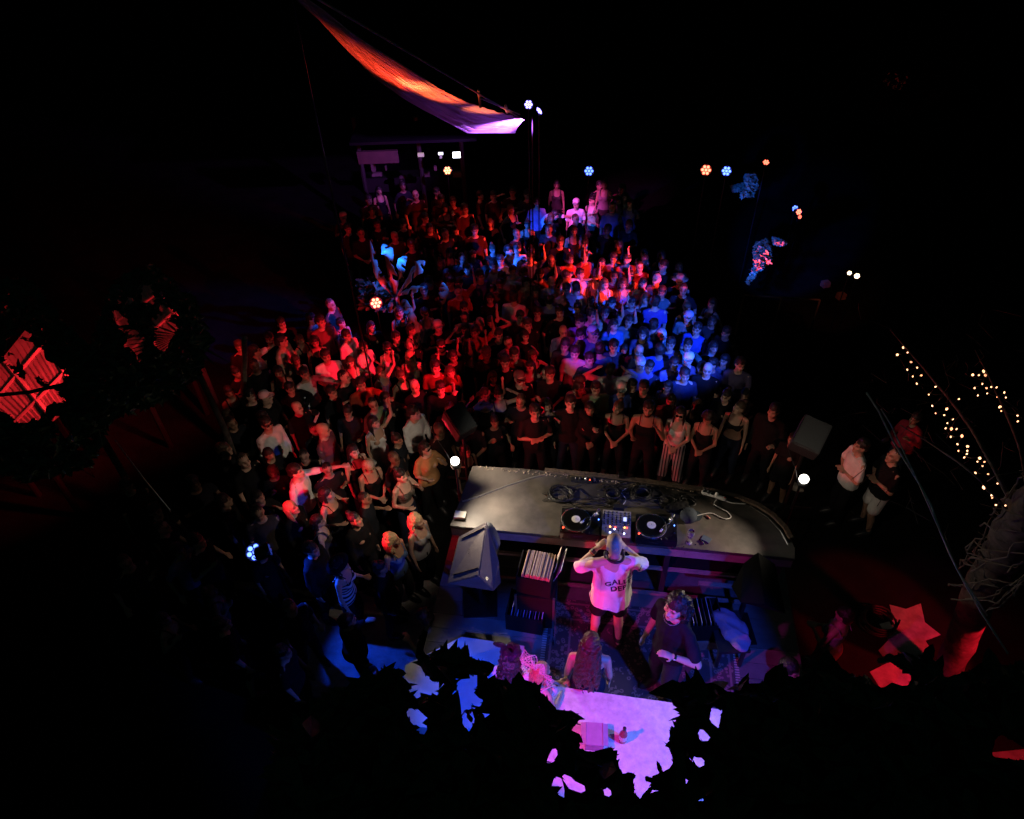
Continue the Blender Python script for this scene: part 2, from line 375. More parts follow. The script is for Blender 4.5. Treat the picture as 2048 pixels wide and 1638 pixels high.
def shirt_mesh(P, kind, vox, seed):
    k = P.k; mb = MB(); g = {'tee': .026, 'long': .026, 'tank': .012, 'crop': .012, 'jacket': .04, 'dress': .016, 'bra': .012}[kind]
    hem = {'crop': .15, 'bra': .27}.get(kind, -.12); top = {'tank': .45, 'crop': .45, 'dress': .45, 'bra': .41}.get(kind, 1)
    rings = P.torso(g, hem, top)
    if top == 1: rings = rings[:-1]
    add_torso(mb, P, rings)
    if P.sex == 'f':
        for sd in (1, -1): mb.ell(P.T((sd*.07,-.105,.35)), (.065*k,.062*k,.065*k))
    if top < 1:
        for sd in (1, -1): mb.tube([P.T((sd*.10,-.13,.42)), P.T((sd*.105,-.07,.535)), P.T((sd*.10,.03,.545)), P.T((sd*.10,.11,.42))], max(.012, vox), 6)
    for sd in (1, -1):
        s_, e, w_ = P.sh[sd], P.el[sd], P.wr[sd]
        if kind == 'tee': mb.cap(P.T((sd*.055,.008,.505)), s_, .060*k, .062*k); mb.cap(s_, s_.lerp(e, .70), .060*k, .070*k)
        if kind in ('long', 'jacket'):
            q = .012 if kind == 'jacket' else 0
            mb.cap(P.T((sd*.055,.008,.505)), s_, (.060+q)*k, (.062+q)*k); mb.cap(s_, e, (.060+q)*k, (.056+q)*k); mb.cap(e, e.lerp(w_, .9), (.056+q)*k, (.042+q)*k)
    if kind == 'dress':
        z0 = .93*k; mb.loft([(Vector((0,0,.42*k)),.23*k,.19*k,.19*k),(Vector((0,0,.65*k)),.21*k,.16*k,.17*k),(Vector((0,0,.9*k)),.185*k,.13*k,.14*k)], 22)
    return remesh(mb, vox, 3, wrinkle=.010 if kind not in ('tank','bra','crop') else .004, seed=seed)
def legs_mesh(P, kind, vox, seed):
    k = P.k; mb = MB(); g = {'jeans': .018, 'wide': .03, 'shorts': .03}[kind]
    mb.loft([(Vector((0,0,.80*k)),.15*k+g,.10*k+g,.12*k+g),(Vector((0,0,.9*k)),.165*k+g,.105*k+g,.13*k+g),(Vector((0,0,.99*k)),.15*k+g*.7,.10*k+g*.7,.105*k+g*.7)], 22)
    for sd in (1, -1):
        if kind == 'shorts': mb.cap(P.hip[sd]+Vector((0,0,-.04)), P.hip[sd].lerp(P.kn[sd], .75), .10*k+g*.4, .085*k+g*.5)
        else:
            mb.cap(P.hip[sd]+Vector((0,0,-.03)), P.kn[sd], .10*k+g*.3, .062*k+g*1.2); mb.cap(P.kn[sd], P.an[sd]+Vector((0,0,.03)), .062*k+g*1.2, .045*k+g*(1 if kind == 'jeans' else 1.9))
    return remesh(mb, vox, 2, wrinkle=.008, seed=seed, freq=10)
_s = MB()
for sd in (1, -1): _s.cap((0,0,0),(0,0,0),.01,.01)
HAIRM = {}
def hair_mesh(kind):
    if kind in HAIRM: return HAIRM[kind]
    mb = MB(); v = .009; rg = random.Random(len(kind)*7+3)
    if kind in ('short', 'buzz'):
        t = .016 if kind == 'short' else .004
        mb.ell((0,.014,.056),(.075+t,.092+t,.080+t)); mb.ell((0,.045,.0),(.074+t,.068+t,.07))
        if kind == 'short':
            for i in range(26):
                a, b = rg.uniform(-2.8,2.8), rg.uniform(.2,1.3); mb.ell((math.sin(a)*math.cos(b)*.075,.015-math.cos(a)*math.cos(b)*.08,.055+math.sin(b)*.08),(.026,.026,.022))
    elif kind in ('long', 'bob', 'curly', 'bun', 'messy'):
        mb.ell((0,.010,.060),(.088,.104,.086)); mb.ell((0,.05,.0),(.084,.072,.09))
        if kind == 'bun': mb.ell((0,.06,.145),(.045,.045,.04)); mb.ell((0,.05,.115),(.035,.035,.03))
        if kind != 'bun':
            L = {'long': .42, 'bob': .17, 'curly': .36, 'messy': .26}[kind]; nst = {'long': 42, 'bob': 30, 'curly': 46, 'messy': 34}[kind]
            for i in range(nst):
                a = rg.uniform(-1.95, 1.95); x0 = math.sin(a)*.080; y0 = .025+math.cos(a)*.082
                pts = []; ll = L*rg.uniform(.75, 1.05); wv = {'long': .008, 'bob': .004, 'curly': .026, 'messy': .022}[kind]; ph = rg.uniform(0, 6)
                for q in range(9):
                    tt = q/8; fl = 1+(.35 if kind in ('curly','messy') else .10)*math.sin(tt*2.6)
                    pts.append((x0*fl+wv*math.sin(ph+tt*16), y0*fl+wv*math.cos(ph+tt*14)+.02*tt, .05-ll*tt))
                mb.tube(pts, .019, 6, r2=.010)
            if kind in ('curly', 'messy'):
                for i in range(40):
                    a, b = rg.uniform(-2.7,2.7), rg.uniform(.0,1.4); mb.ell((math.sin(a)*math.cos(b)*.09,.03-math.cos(a)*math.cos(b)*.09,.045+math.sin(b)*.095),(.022,.022,.020))
    elif kind == 'beard':
        mb.ell((0,-.055,-.085),(.050,.045,.042)); mb.ell((.05,-.02,-.055),(.018,.04,.04)); mb.ell((-.05,-.02,-.055),(.018,.04,.04)); v = .008
    HAIRM[kind] = remesh(mb, v, 1, wrinkle=.005, seed=4, freq=60); return HAIRM[kind]
def hat_mesh(kind):
    k2 = 'hat_'+kind
    if k2 in HAIRM: return HAIRM[k2]
    mb = MB()
    if kind == 'cap':
        mb.lathe((0,.01,.045), [(.088,0),(.092,.02),(.088,.055),(.070,.085),(.035,.102),(.006,.106)], 22)
        vs = []
        for i in range(13):
            a = math.pi*(i/12)+math.pi; vs.append((math.cos(a)*.082, math.sin(a)*.06-.05, .055-.012*abs(math.cos(a))))
        vs2 = [(p[0], p[1]-.0, p[2]+.006) for p in vs]; n = len(vs)
        mb.add(vs+vs2, [tuple(range(n)), tuple(range(n, 2*n))[::-1]]+[(i, i+1, n+i+1, n+i) for i in range(n-1)])
        # peak reaches forwards
        vs = [(math.cos(math.pi*i/12)*.078, -.06-math.sin(math.pi*i/12)*.095, .052-.018*math.sin(math.pi*i/12)) for i in range(13)]
        vs2 = [(p[0], p[1], p[2]+.007) for p in vs]; n = 13
        mb.add(vs+vs2, [tuple(range(n)), tuple(range(n, 2*n))[::-1]]+[(i, (i+1) % n, n+(i+1) % n, n+i) for i in range(n)])
    elif kind == 'brim':
        mb.lathe((0,.01,.05), [(.175,-.004),(.18,.0),(.12,.012),(.095,.012),(.09,.05),(.082,.085),(.06,.098),(.01,.09)], 26)
    elif kind == 'scarf':
        mb.ell((0,.012,.045),(.095,.108,.100)); mb.ell((0,.07,-.05),(.075,.055,.09)); mb.ell((.04,.09,-.12),(.05,.05,.09))
    elif kind == 'glasses':
        for sd in (1, -1): mb.box((sd*.033,-.100,.012),(.054,.008,.034)); mb.box((sd*.070,-.055,.016),(.006,.09,.010))
        mb.box((0,-.102,.018),(.02,.006,.008))
    elif kind == 'phones':
        mb.tube([(math.cos(a)*.082, .02+math.sin(a)*.082, -.10-.02*math.sin(a)) for a in [math.pi*t/14-.3 for t in range(18)]], .014, 8)
        for sd in (1, -1): mb.ell((sd*.086,-.02,-.10),(.022,.036,.038))
    HAIRM[k2] = remesh(mb, .008, 1) if kind == 'scarf' else mb.mesh(k2, True); return HAIRM[k2]
CACHE = {}
def shoe_mesh():
    if 'shoe' not in CACHE:
        mb = MB(); mb.loft([(Vector((0,-.05,-.078)),.050,.15,.10),(Vector((0,-.05,-.050)),.054,.158,.10),(Vector((0,-.035,-.010)),.052,.14,.085),(Vector((0,.0,.045)),.046,.06,.06)], 16)
        CACHE['shoe'] = mb.mesh('shoe', True)
    return CACHE['shoe']
def cached(key, fn):
    if key not in CACHE: CACHE[key] = fn()
    return CACHE[key]
def person(P, loc, face, label, group=None, skin=0, hair='short', haircol='dark', shirt='tee', sc_=(.02,.02,.02), legs='jeans', lc=(.02,.02,.025), hat=None, hatc=(.7,.7,.7), glasses=False, beard=False, vox=.016, seed=0, shoes=True):
    """face: heading in degrees, 0 looks at the camera, 180 away from it"""
    r_ = empty('person', loc, R(face), label, 'person', group); k_ = .93+.045*math.sin(loc[0]*37+loc[1]*91) if vox > .014 else 1; r_.scale = (k_, k_*(1+.05*math.sin(loc[0]*53)), k_)
    r_.location = loc; sex_ = P.sex
    o = inst('body', cached(('b', P.key, vox), lambda: body_mesh(P, vox)), SKINS[skin], r_)
    if shirt: inst({'tee': 'shirt', 'long': 'shirt', 'tank': 'tank_top', 'crop': 'crop_top', 'jacket': 'jacket', 'dress': 'dress', 'bra': 'bikini_top'}[shirt], cached(('s', P.bkey, shirt, vox), lambda: shirt_mesh(P, shirt, max(vox*1.05, .012), seed)), cloth(sc_), r_)
    if legs: inst({'jeans': 'trousers', 'wide': 'trousers', 'shorts': 'shorts'}[legs], cached(('l', sex_, P.h, legs, vox), lambda: legs_mesh(P, legs, max(vox*1.2, .014), seed)), cloth(lc), r_)
    if hair and hair != 'bald':
        h = inst('hair', hair_mesh(hair), HAIRS[haircol], r_); h.matrix_local = P.hm
    if beard: h = inst('beard', hair_mesh('beard'), HAIRS[haircol], r_); h.matrix_local = P.hm
    if hat: h = inst({'cap': 'cap', 'brim': 'hat', 'scarf': 'headscarf'}[hat], hat_mesh(hat), cloth(hatc), r_); h.matrix_local = P.hm
    if glasses: h = inst('sunglasses', hat_mesh('glasses'), glass_lens, r_); h.matrix_local = P.hm
    if shoes:
        for sd in (1, -1): h = inst('shoe', shoe_mesh(), black_plastic, r_); h.location = P.an[sd]
    return r_

# ------------------------------------------------------------------ setting
TD = Vector((.987, -.161, 0)); ND = Vector((.161, .987, 0)); O0 = Vector((-.76, 5.13, 0)); YAW = math.atan2(-.161, .987)
def S(a, b, z): p = O0+TD*a+ND*b; return Vector((p.x, p.y, z))
def uvpoly(pts, z): return [(p.x, p.y) for p in (at(u, v, z) for u, v in pts)]

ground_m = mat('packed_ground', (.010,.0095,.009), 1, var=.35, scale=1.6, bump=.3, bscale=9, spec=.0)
g = MB(); n = 60; xs = [-200,-60,-30]+[-20+i for i in range(41)]+[30,60,200]; ys = [-60,-20]+[-6+i for i in range(36)]+[60,120,300]
vs = [(x, y, .03*math.sin(x*1.3+y*.7)*math.sin(y*.9) if abs(x) < 25 and y > 9 and y < 28 else 0) for y in ys for x in xs]
fs = [(j*len(xs)+i, j*len(xs)+i+1, (j+1)*len(xs)+i+1, (j+1)*len(xs)+i) for j in range(len(ys)-1) for i in range(len(xs)-1)]
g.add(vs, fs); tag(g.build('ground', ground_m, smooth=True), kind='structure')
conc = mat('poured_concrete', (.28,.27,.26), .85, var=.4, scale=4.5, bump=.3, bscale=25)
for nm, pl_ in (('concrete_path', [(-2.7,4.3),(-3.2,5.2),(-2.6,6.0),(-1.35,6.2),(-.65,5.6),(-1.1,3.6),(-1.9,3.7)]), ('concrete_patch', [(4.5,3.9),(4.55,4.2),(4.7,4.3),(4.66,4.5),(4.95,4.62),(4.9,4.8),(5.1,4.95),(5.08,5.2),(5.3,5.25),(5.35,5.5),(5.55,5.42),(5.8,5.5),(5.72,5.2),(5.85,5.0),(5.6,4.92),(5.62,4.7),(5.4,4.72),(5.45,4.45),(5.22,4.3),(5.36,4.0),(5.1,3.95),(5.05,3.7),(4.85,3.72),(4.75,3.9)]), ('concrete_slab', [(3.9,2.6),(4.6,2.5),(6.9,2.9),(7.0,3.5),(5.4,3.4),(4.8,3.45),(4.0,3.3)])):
    q_ = MB(); q_.prism(pl_, -.1, .006); tag(q_.build(nm, conc), kind='structure')  # pale ground only where coloured light falls; outlines follow the light pools
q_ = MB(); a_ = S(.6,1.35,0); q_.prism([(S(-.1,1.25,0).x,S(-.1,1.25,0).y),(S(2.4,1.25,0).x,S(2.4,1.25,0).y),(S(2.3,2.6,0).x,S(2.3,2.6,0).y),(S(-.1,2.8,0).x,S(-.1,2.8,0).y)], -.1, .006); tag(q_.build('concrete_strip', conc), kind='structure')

# stage deck with its boards
dk = MB(); q = [S(-.2,-4.3,0), S(4.05,-4.3,0), S(4.05,1.2,0), S(-.2,1.2,0)]; dk.prism([(p.x, p.y) for p in q], 0, 1.57)
deck = tag(dk.build('stage_deck', mat('deck_frame', (.03,.03,.03), .8)), kind='structure')
wood_dark = [mat('deck_board_%d' % i, c, .6, var=.3, scale=3, bump=.3, bscale=20) for i, c in enumerate([(.12,.12,.12),(.15,.145,.14),(.10,.10,.10)])]
bm_ = MB(); bm_.box((0,0,0), (4.23,.182,.03)); bme = bm_.mesh('board')
for i in range(29):
    p = S(1.925, -4.2+i*.188, 1.585+.0015*rnd.random()); o = inst('board', bme, wood_dark[i % 3], deck, p, (0,0,YAW))
# carpet
def rug_material():
    m = bpy.data.materials.new('patterned_carpet'); m.use_nodes = True; nt = m.node_tree; b = nt.nodes['Principled BSDF']
    b.inputs['Roughness'].default_value = .95; N_ = nt.nodes.new; Lk = nt.links.new
    tc = N_('ShaderNodeTexCoord')
    def mth(op, a, b_=None, c=None):
        x = N_('ShaderNodeMath'); x.operation = op
        for i, q in enumerate((a, b_, c)):
            if q is None: continue
            if isinstance(q, (int, float)): x.inputs[i].default_value = q
            else: Lk(q, x.inputs[i])
        return x.outputs[0]
    v1 = N_('ShaderNodeTexVoronoi'); v1.inputs['Scale'].default_value = 6.5; v1.inputs['Randomness'].default_value = .55
    wv = N_('ShaderNodeTexNoise'); wv.inputs['Scale'].default_value = 5; wv.inputs['Detail'].default_value = 2
    mp = N_('ShaderNodeMix'); mp.data_type = 'RGBA'; mp.inputs[0].default_value = .06
    Lk(tc.outputs['Object'], wv.inputs['Vector']); Lk(tc.outputs['Object'], mp.inputs[6]); Lk(wv.outputs['Color'], mp.inputs[7]); Lk(mp.outputs[2], v1.inputs['Vector'])
    ring = mth('COMPARE', v1.outputs['Distance'], .30, .085)
    dot = mth('LESS_THAN', v1.outputs['Distance'], .10)
    v2 = N_('ShaderNodeTexVoronoi'); v2.inputs['Scale'].default_value = 20; Lk(tc.outputs['Object'], v2.inputs['Vector'])
    petals = mth('COMPARE', v2.outputs['Distance'], .33, .13)
    mask = N_('ShaderNodeTexNoise'); mask.inputs['Scale'].default_value = 3.2; Lk(tc.outputs['Object'], mask.inputs['Vector'])
    vine = mth('COMPARE', mask.outputs['Fac'], .5, .035)
    p1 = mth('MULTIPLY', mth('MAXIMUM', ring, dot), petals); pat = mth('MAXIMUM', p1, mth('MULTIPLY', vine, petals))
    sx = N_('ShaderNodeSeparateXYZ'); Lk(tc.outputs['Object'], sx.inputs[0])
    ax = mth('ABSOLUTE', sx.outputs[0]); ay = mth('ABSOLUTE', sx.outputs[1])
    ex = mth('SUBTRACT', 1.05, ax); ey = mth('SUBTRACT', .85, ay); e = mth('MINIMUM', ex, ey)
    band = mth('MAXIMUM', mth('COMPARE', e, .05, .012), mth('COMPARE', e, .26, .012)); inb = mth('MULTIPLY', mth('COMPARE', e, .155, .08), petals)
    pat = mth('MAXIMUM', pat, mth('MAXIMUM', band, inb))
    mx = N_('ShaderNodeMix'); mx.data_type = 'RGBA'; mx.inputs[6].default_value = (.07,.05,.06,1); mx.inputs[7].default_value = (.24,.15,.15,1)
    Lk(pat, mx.inputs[0]); Lk(mx.outputs[2], b.inputs['Base Color']); return m
r_ = MB(); r_.box((0,0,0), (2.1,1.7,.012)); c = S(2.25,-1.02,1.608)
o = r_.build('carpet', rug_material(), loc=c, rot=(0,0,YAW)); tag(o, 'dark oriental carpet with flower pattern under the DJ on the stage', 'carpet')
for sd in (-1, 1):
    fr = MB()
    for i in range(56): fr.box((sd*1.075, -.83+i*.03, -.002), (.05,.010,.006))
    tag(fr.build('fringe', cloth((.5,.45,.4)), o), kind='stuff')

# ------------------------------------------------------------------ DJ table
TABZ = 2.6
def table_top_mat():
    m = mat('worn_table_top', (.078,.068,.058), .5, var=.6, scale=2.2, bump=.15, bscale=14); return m
tb = empty('dj_table', S(1.9, .4, 1.6), 0, 'long grey-topped DJ booth table with rounded right end on the stage', 'table')
def tchild(mb, name, m, **k):
    o = mb.build(name, m, tb, **k); o.location = Vector(o.location)-tb.location; return o
tp = [(900,1052),(1590,1118),(1590,1096),(1580,1070),(1563,1048),(1540,1026),(1510,1006),(1475,992),(1420,980),(1330,968),(1230,955),(1130,945),(1040,936),(945,931)]
poly = uvpoly(tp, TABZ)
t_ = MB(); t_.prism(poly, TABZ-.045, TABZ); tchild(t_, 'table_top', table_top_mat(), bevel=.006)
fs_ = MB()   # fascia under the near edge
A_, B_ = Vector((*poly[0], 0)), Vector((*poly[1], 0)); d_ = (B_-A_); L_ = d_.length; mid = (A_+B_)/2+ND*.012
fs_.box((mid.x, mid.y, TABZ-.105), (L_-.02,.024,.115), rz=math.atan2(d_.y, d_.x)); tchild(fs_, 'fascia', mat('painted_fascia', (.30,.22,.22), .5, var=.2))
for zz, nm, a0, a1 in ((2.12, 'shelf_rail', .15, 3.7), (1.98, 'shelf_rail', 2.9, 3.7), (1.68, 'foot_rail', .15, 3.7)):
    k_ = MB(); c0 = S((a0+a1)/2, .05 if zz > 2 else .0, zz); k_.box(c0, (a1-a0,.035,.04), rz=YAW); tchild(k_, nm, mat('rail_wood', (.30,.22,.20), .5, var=.25, scale=6))
k_ = MB(); k_.box(S(1.9,.32,2.10), (3.5,.5,.025), rz=YAW); tchild(k_, 'shelf', BLK)
k_ = MB(); k_.box(S(1.9,.60,2.07), (3.6,.02,.93), rz=YAW); tchild(k_, 'back_panel', BLK)
for a in (.12, 1.3, 2.5, 3.72):
    k_ = MB(); k_.box(S(a,.30,2.07), (.06,.55,.95), rz=YAW); tchild(k_, 'leg', black_plastic)
# timber lip along the crowd side of the table and the seam of its second sheet
def strip(pts, z0, wdt, h, name, m, parent=None):
    mb = MB(); P_ = [at(u, v, z0) for u, v in pts]
    for i in range(len(P_)-1):
        a, b = P_[i], P_[i+1]; d = b-a; mb.box(((a+b)/2+Vector((0,0,h/2+.0015*i))), (d.length+.002, wdt, h), rz=math.atan2(d.y, d.x))
    return mb
lip = strip([(1090,942),(1150,948),(1230,956),(1330,970),(1420,983),(1475,996),(1515,1012),(1545,1032),(1568,1056),(1582,1080)], TABZ, .055, .03, '', None)
tchild(lip, 'edge_trim', mat('splintered_timber', (.11,.075,.05), .8, var=.5, scale=20, bump=.6, bscale=50))
seam = strip([(925,1003),(960,992),(1010,973),(1060,957),(1090,950)], TABZ, .018, .008, '', None); tchild(seam, 'metal_strip', mat('dull_metal_strip', (.5,.48,.45), .3, metal=.8))
seam = strip([(1500,1012),(1535,1035),(1560,1062),(1575,1090)], TABZ, .008, .006, '', None); tchild(seam, 'metal_strip', MATS['dull_metal_strip'])
# litter along the far rim
lt = MB()
for i in range(150):
    f_ = rnd.random(); u = 960+f_*480; v = 934+(u-960)*.108+rnd.uniform(-3, 4); p = at(u, v, TABZ+.006); lt.box(p, (rnd.uniform(.006,.03), rnd.uniform(.004,.014), rnd.uniform(.003,.015)), mtx=Euler((rnd.random(), rnd.random(), rnd.random()*6)).to_matrix())
tag(lt.build('litter', mat('dry_leaf_litter', (.35,.27,.2), .8, var=.6, scale=40)), 'dry leaf litter and crumbs along the crowd side rim of the table', 'litter', kind='stuff')

# ------------------------------------------------------------------ turntables, mixer
glow = lambda n, c, s: mat(n, (.02,.02,.02), emit=c, es=s)
vinyl = mat('vinyl', (.006,.006,.006), .16, spec=.7); plat = mat('platter_metal', (.7,.7,.7), .25, metal=1); paper = mat('record_label', (.78,.76,.70), .6, var=.08, scale=30)
silver = mat('tonearm_silver', (.75,.75,.75), .2, metal=1); tt_black = mat('turntable_black', (.012,.012,.013), .28)
def text_mesh(body, size, m, parent, loc, rot, bold=.0, name='lettering', spacing=1, shear=0):
    cu = bpy.data.curves.new('txt', 'FONT'); cu.body = body; cu.size = size; cu.align_x = 'CENTER'; cu.align_y = 'CENTER'; cu.offset = bold; cu.space_character = spacing; cu.extrude = .0008; cu.shear = shear
    to = bpy.data.objects.new('txt', cu); col.objects.link(to); dg = bpy.context.evaluated_depsgraph_get()
    me = bpy.data.meshes.new_from_object(to.evaluated_get(dg)); bpy.data.objects.remove(to)
    me.materials.clear(); me.materials.append(m); o = bpy.data.objects.new(name, me); link(o, parent); o.location = loc; o.rotation_euler = rot; return o
def turntable(px, label, arm_deg):
    c = at(px[0], px[1], TABZ+.165); c.z = TABZ
    t = empty('turntable', c, YAW, label, 'turntable', 'turntables on the DJ table')
    b = MB(); b.box((.055,-.005,.085), (.453,.353,.11)); b.build('plinth', tt_black, t, bevel=.008)
    for x in (-.14, .25):
        for y in (-.15, .14): f = MB(); f.lathe((x,y,0), [(.028,0),(.03,.01),(.026,.035)], 14); f.build('foot', black_plastic, t, smooth=True)
    p = MB(); p.lathe((0,0,.14), [(.160,0),(.168,.004),(.168,.016),(.158,.02),(.10,.02)], 48); p.build('platter', plat, t, smooth=False)
    d = MB()
    for k in range(3):
        for i in range(72): a = i*math.pi/36+k*.03; d.box((math.cos(a)*.1685, math.sin(a)*.1685, .144+k*.005), (.004,.002,.0025), rz=a)
    tag(d.build('strobe_dots', paper, t), kind='stuff')
    rr = [(.150,.0)]+[(.150-.0045*i, .0030+(.0010 if i % 2 else 0)) for i in range(22)]+[(.05,.003),(.01,.003)]
    v = MB(); v.lathe((0,0,.1605), rr, 64); v.build('record', vinyl, t, smooth=True)
    l = MB(); l.lathe((0,0,.1645), [(.050,0),(.050,.0012),(.005,.0014)], 40); l.build('record_label', paper, t)
    s = MB(); s.lathe((0,0,.165), [(.004,0),(.004,.016),(.001,.018)], 10); s.build('spindle', silver, t)
    ab = MB(); ab.lathe((.215,.105,.14), [(.038,0),(.038,.012),(.022,.016),(.020,.035),(.012,.045)], 24); ab.build('tonearm_base', silver, t, smooth=False)
    e = Vector((.215,.105,.185)); a = R(arm_deg); h = Vector((.215+math.cos(a)*.205, .105+math.sin(a)*.205, .178)); am = MB()
    sid = Vector((-math.sin(a), math.cos(a), 0)); am.tube([e-(h-e)*.18, e, e.lerp(h,.35)+sid*.018, e.lerp(h,.7)-sid*.012, h], .0052, 8); ar = am.build('tonearm', silver, t, smooth=True)
    cw = MB(); cw.tube([e-(h-e)*.30, e-(h-e)*.15], .016, 14); cw.build('counterweight', silver, ar)
    hs = MB(); hs.box(h+Vector((0,0,-.004)), (.045,.020,.010), rz=a); hs.build('headshell', white_plastic, ar)
    pf = MB(); pf.box((.255,-.075,.1415), (.022,.115,.003)); pf.build('pitch_slider_plate', black_metal, t)
    kn = MB(); kn.box((.255,-.065,.148), (.02,.012,.012)); kn.build('pitch_slider', silver, t, bevel=.002)
    for x, y, r, m_ in ((-.152,-.148,.014,silver), (-.135,-.120,.008, glow('led_red', (1,.05,.02), 9)), (.10,-.165,.008,silver), (.16,-.155,.010,silver), (.255,.04,.006, glow('led_blue', (.1,.25,1), 7))):
        q_ = MB(); q_.lathe((x,y,.140), [(r,0),(r,.008),(r*.6,.010)], 14); q_.build('button', m_, t)
    text_mesh('Technics', .028, silver, t, (.03,-.1845,.088), (R(90),0,0), .0004, 'brand_lettering')
    text_mesh('Technics', .022, silver, t, (.03,-.171,.1412), (0,0,0), .0003, 'brand_lettering')
    return t
turntable((1152,1038), 'left turntable with spinning black record, left of the mixer', 225)
turntable((1303,1050), 'right turntable with black record, between the mixer and the wine glass', 238)
mc = at(1233,1047,TABZ+.1); mc.z = TABZ
mx_ = empty('dj_mixer', mc, YAW, 'silver DJ mixer with rows of knobs between the two turntables', 'mixer')
b = MB(); b.box((0,0,.052), (.318,.372,.088)); b.build('body', mat('mixer_body', (.03,.03,.03), .5), mx_, bevel=.004)
b = MB(); b.box((0,0,.0985), (.322,.376,.005)); b.build('face_plate', mat('brushed_face_plate', (.52,.48,.45), .45, metal=.3, var=.1, scale=30), mx_, bevel=.001)
kb = MB(); kb.lathe((0,0,0), [(.0105,0),(.0105,.004),(.0085,.006),(.0078,.018),(.003,.019)], 12); kbm = kb.mesh('knob', True); bt = MB(); bt.box((0,0,.003), (.014,.008,.006)); btm = bt.mesh('button')
knobm = mat('knob_black', (.02,.02,.022), .4)
for r in range(6):
    for c_ in range(7):
        if c_ in (5,) and r in (2,3): continue
        x = -.138+c_*.046; y = .155-r*.034
        if (r+c_) % 5 == 4: inst('button', btm, knobm, mx_, (x, y, .101))
        else: inst('knob', kbm, knobm, mx_, (x, y, .101))
dsp = MB(); dsp.box((.094,.07,.1025), (.036,.056,.003)); dsp.build('display', glow('mixer_display', (.5,.55,1), 1.6), mx_)
for i, x in enumerate((-.115,-.069,-.023,.023,.069)):
    sl = MB(); sl.box((x,-.10,.1015), (.004,.075,.002)); sl.build('fader_slot', black_plastic, mx_)
    fd = MB(); fd.box((x,-.10+(.02,-.02,.03,.0,-.03)[i],.108), (.016,.009,.012)); fd.build('fader', knobm, mx_, bevel=.002)
sl = MB(); sl.box((.0,-.158,.1015), (.09,.004,.002)); sl.build('fader_slot', black_plastic, mx_); fd = MB(); fd.box((.01,-.158,.108), (.010,.02,.012)); fd.build('crossfader', white_plastic, mx_)
for x, y, nm in ((-.07,-.055,'o'),(-.012,-.057,'r'),(.092,-.050,'o'),(.118,-.05,'r'),(-.02,-.085,'b'),(-.068,-.135,'b'),(.088,-.135,'b')):
    m_ = {'o': glow('led_orange', (1,.35,.05), 14), 'r': glow('led_red', (1,.05,.02), 9), 'b': glow('led_white_blue', (.45,.55,1), 14)}[nm]
    q_ = MB(); q_.lathe((x,y,.101), [(.0075,0),(.0075,.005),(.003,.008)], 12); q_.build('led', m_, mx_, smooth=True)
bx = at(1237,1020,TABZ+.05); bx.z = TABZ
o = MB(); o.box((0,0,.06), (.125,.06,.12)); o = o.build('effects_box', black_plastic, None, bx, (0,0,YAW), bevel=.004); tag(o, 'small black box standing behind the mixer among the cables', 'effects box')

# ------------------------------------------------------------------ things on the table
cab = mat('black_cable', (.012,.012,.012), .45); wcab = mat('white_cable', (.7,.68,.66), .5)
def cable(pts, r, m, label, name='cable', jit=0, cat='cable', group=None, z=TABZ):
    P_ = [at(u, v, z+.012) for u, v in pts]; out = []
    for i in range(len(P_)-1):
        a = P_[max(i-1,0)]; b = P_[i]; c = P_[i+1]; d = P_[min(i+2, len(P_)-1)]
        for k in range(6):
            t = k/6; out.append(.5*((2*b)+(c-a)*t+(2*a-5*b+4*c-d)*t*t+(3*b-a-3*c+d)*t**3))
    out.append(P_[-1]); out = [p+Vector((0,0,jit*abs(math.sin(i*.7)))) for i, p in enumerate(out)]
    mb = MB(); mb.tube(out, r, 6); return tag(mb.build(name, m, smooth=True), label, cat, group)
def coil(px, r0_, loops, label, seed):
    rg = random.Random(seed); c = at(px[0], px[1], TABZ); mb = MB(); pts = []
    for i in range(loops*18):
        a = i*2*math.pi/18; k = i//18; rr = r0_*(1+.10*math.sin(a*2+k)+.16*math.sin(k*2.3)); pts.append(c+Vector((math.cos(a)*rr*1.05+.010*math.sin(k*3), math.sin(a)*rr*.95+.012*math.cos(k*2), .008+.006*k+.002*rg.random())))
    pts += [c+Vector((r0_*1.2, .02, .01)), c+Vector((r0_*1.8, rg.uniform(-.1,.1), .01)), c+Vector((r0_*2.6, rg.uniform(-.05,.12), .008))]
    mb.tube(pts, .0068, 6); return tag(mb.build('cable_coil', cab, smooth=True), label, 'cable coil', 'coiled cables on the table')
coil((1122,990), .125, 5, 'black cable coil left of all others, behind the left turntable', 1)
coil((1283,990), .100, 8, 'thick round black cable coil behind the right turntable', 2)
coil((1225,990), .075, 4, 'small messy black cable coil behind the mixer', 3)
coil((1335,1000), .085, 3, 'loose black cable coil beside the grey cap', 4)
coil((1375,1005), .080, 4, 'black cable coil under the end of the white power strip', 5)
rg = random.Random(5)
for i in range(16):
    u0, v0 = rg.uniform(1090,1390), rg.uniform(962,1005); pts = [(u0, v0)]
    for k in range(5): u0 += rg.uniform(-34,46); v0 += rg.uniform(-12,14); pts.append((min(max(u0,1085),1405), min(max(v0,962),1014)))
    cable(pts, .0045, cab, 'loose black cable in the tangle behind the turntables', 'cable', .012, group='loose cables on the table')
cable([(1180,953),(1240,962),(1320,972),(1400,990),(1440,1000)], .008, cab, 'long straight black cable along the rear rim of the table')
cable([(1237,1018),(1240,990),(1228,975),(1250,962),(1242,945)], .007, cab, 'black cable rising from the mixer to the rear rim')
cable([(1237,1018),(1252,1000),(1243,985),(1255,975)], .0045, wcab, 'short grey cable end sticking up behind the mixer')
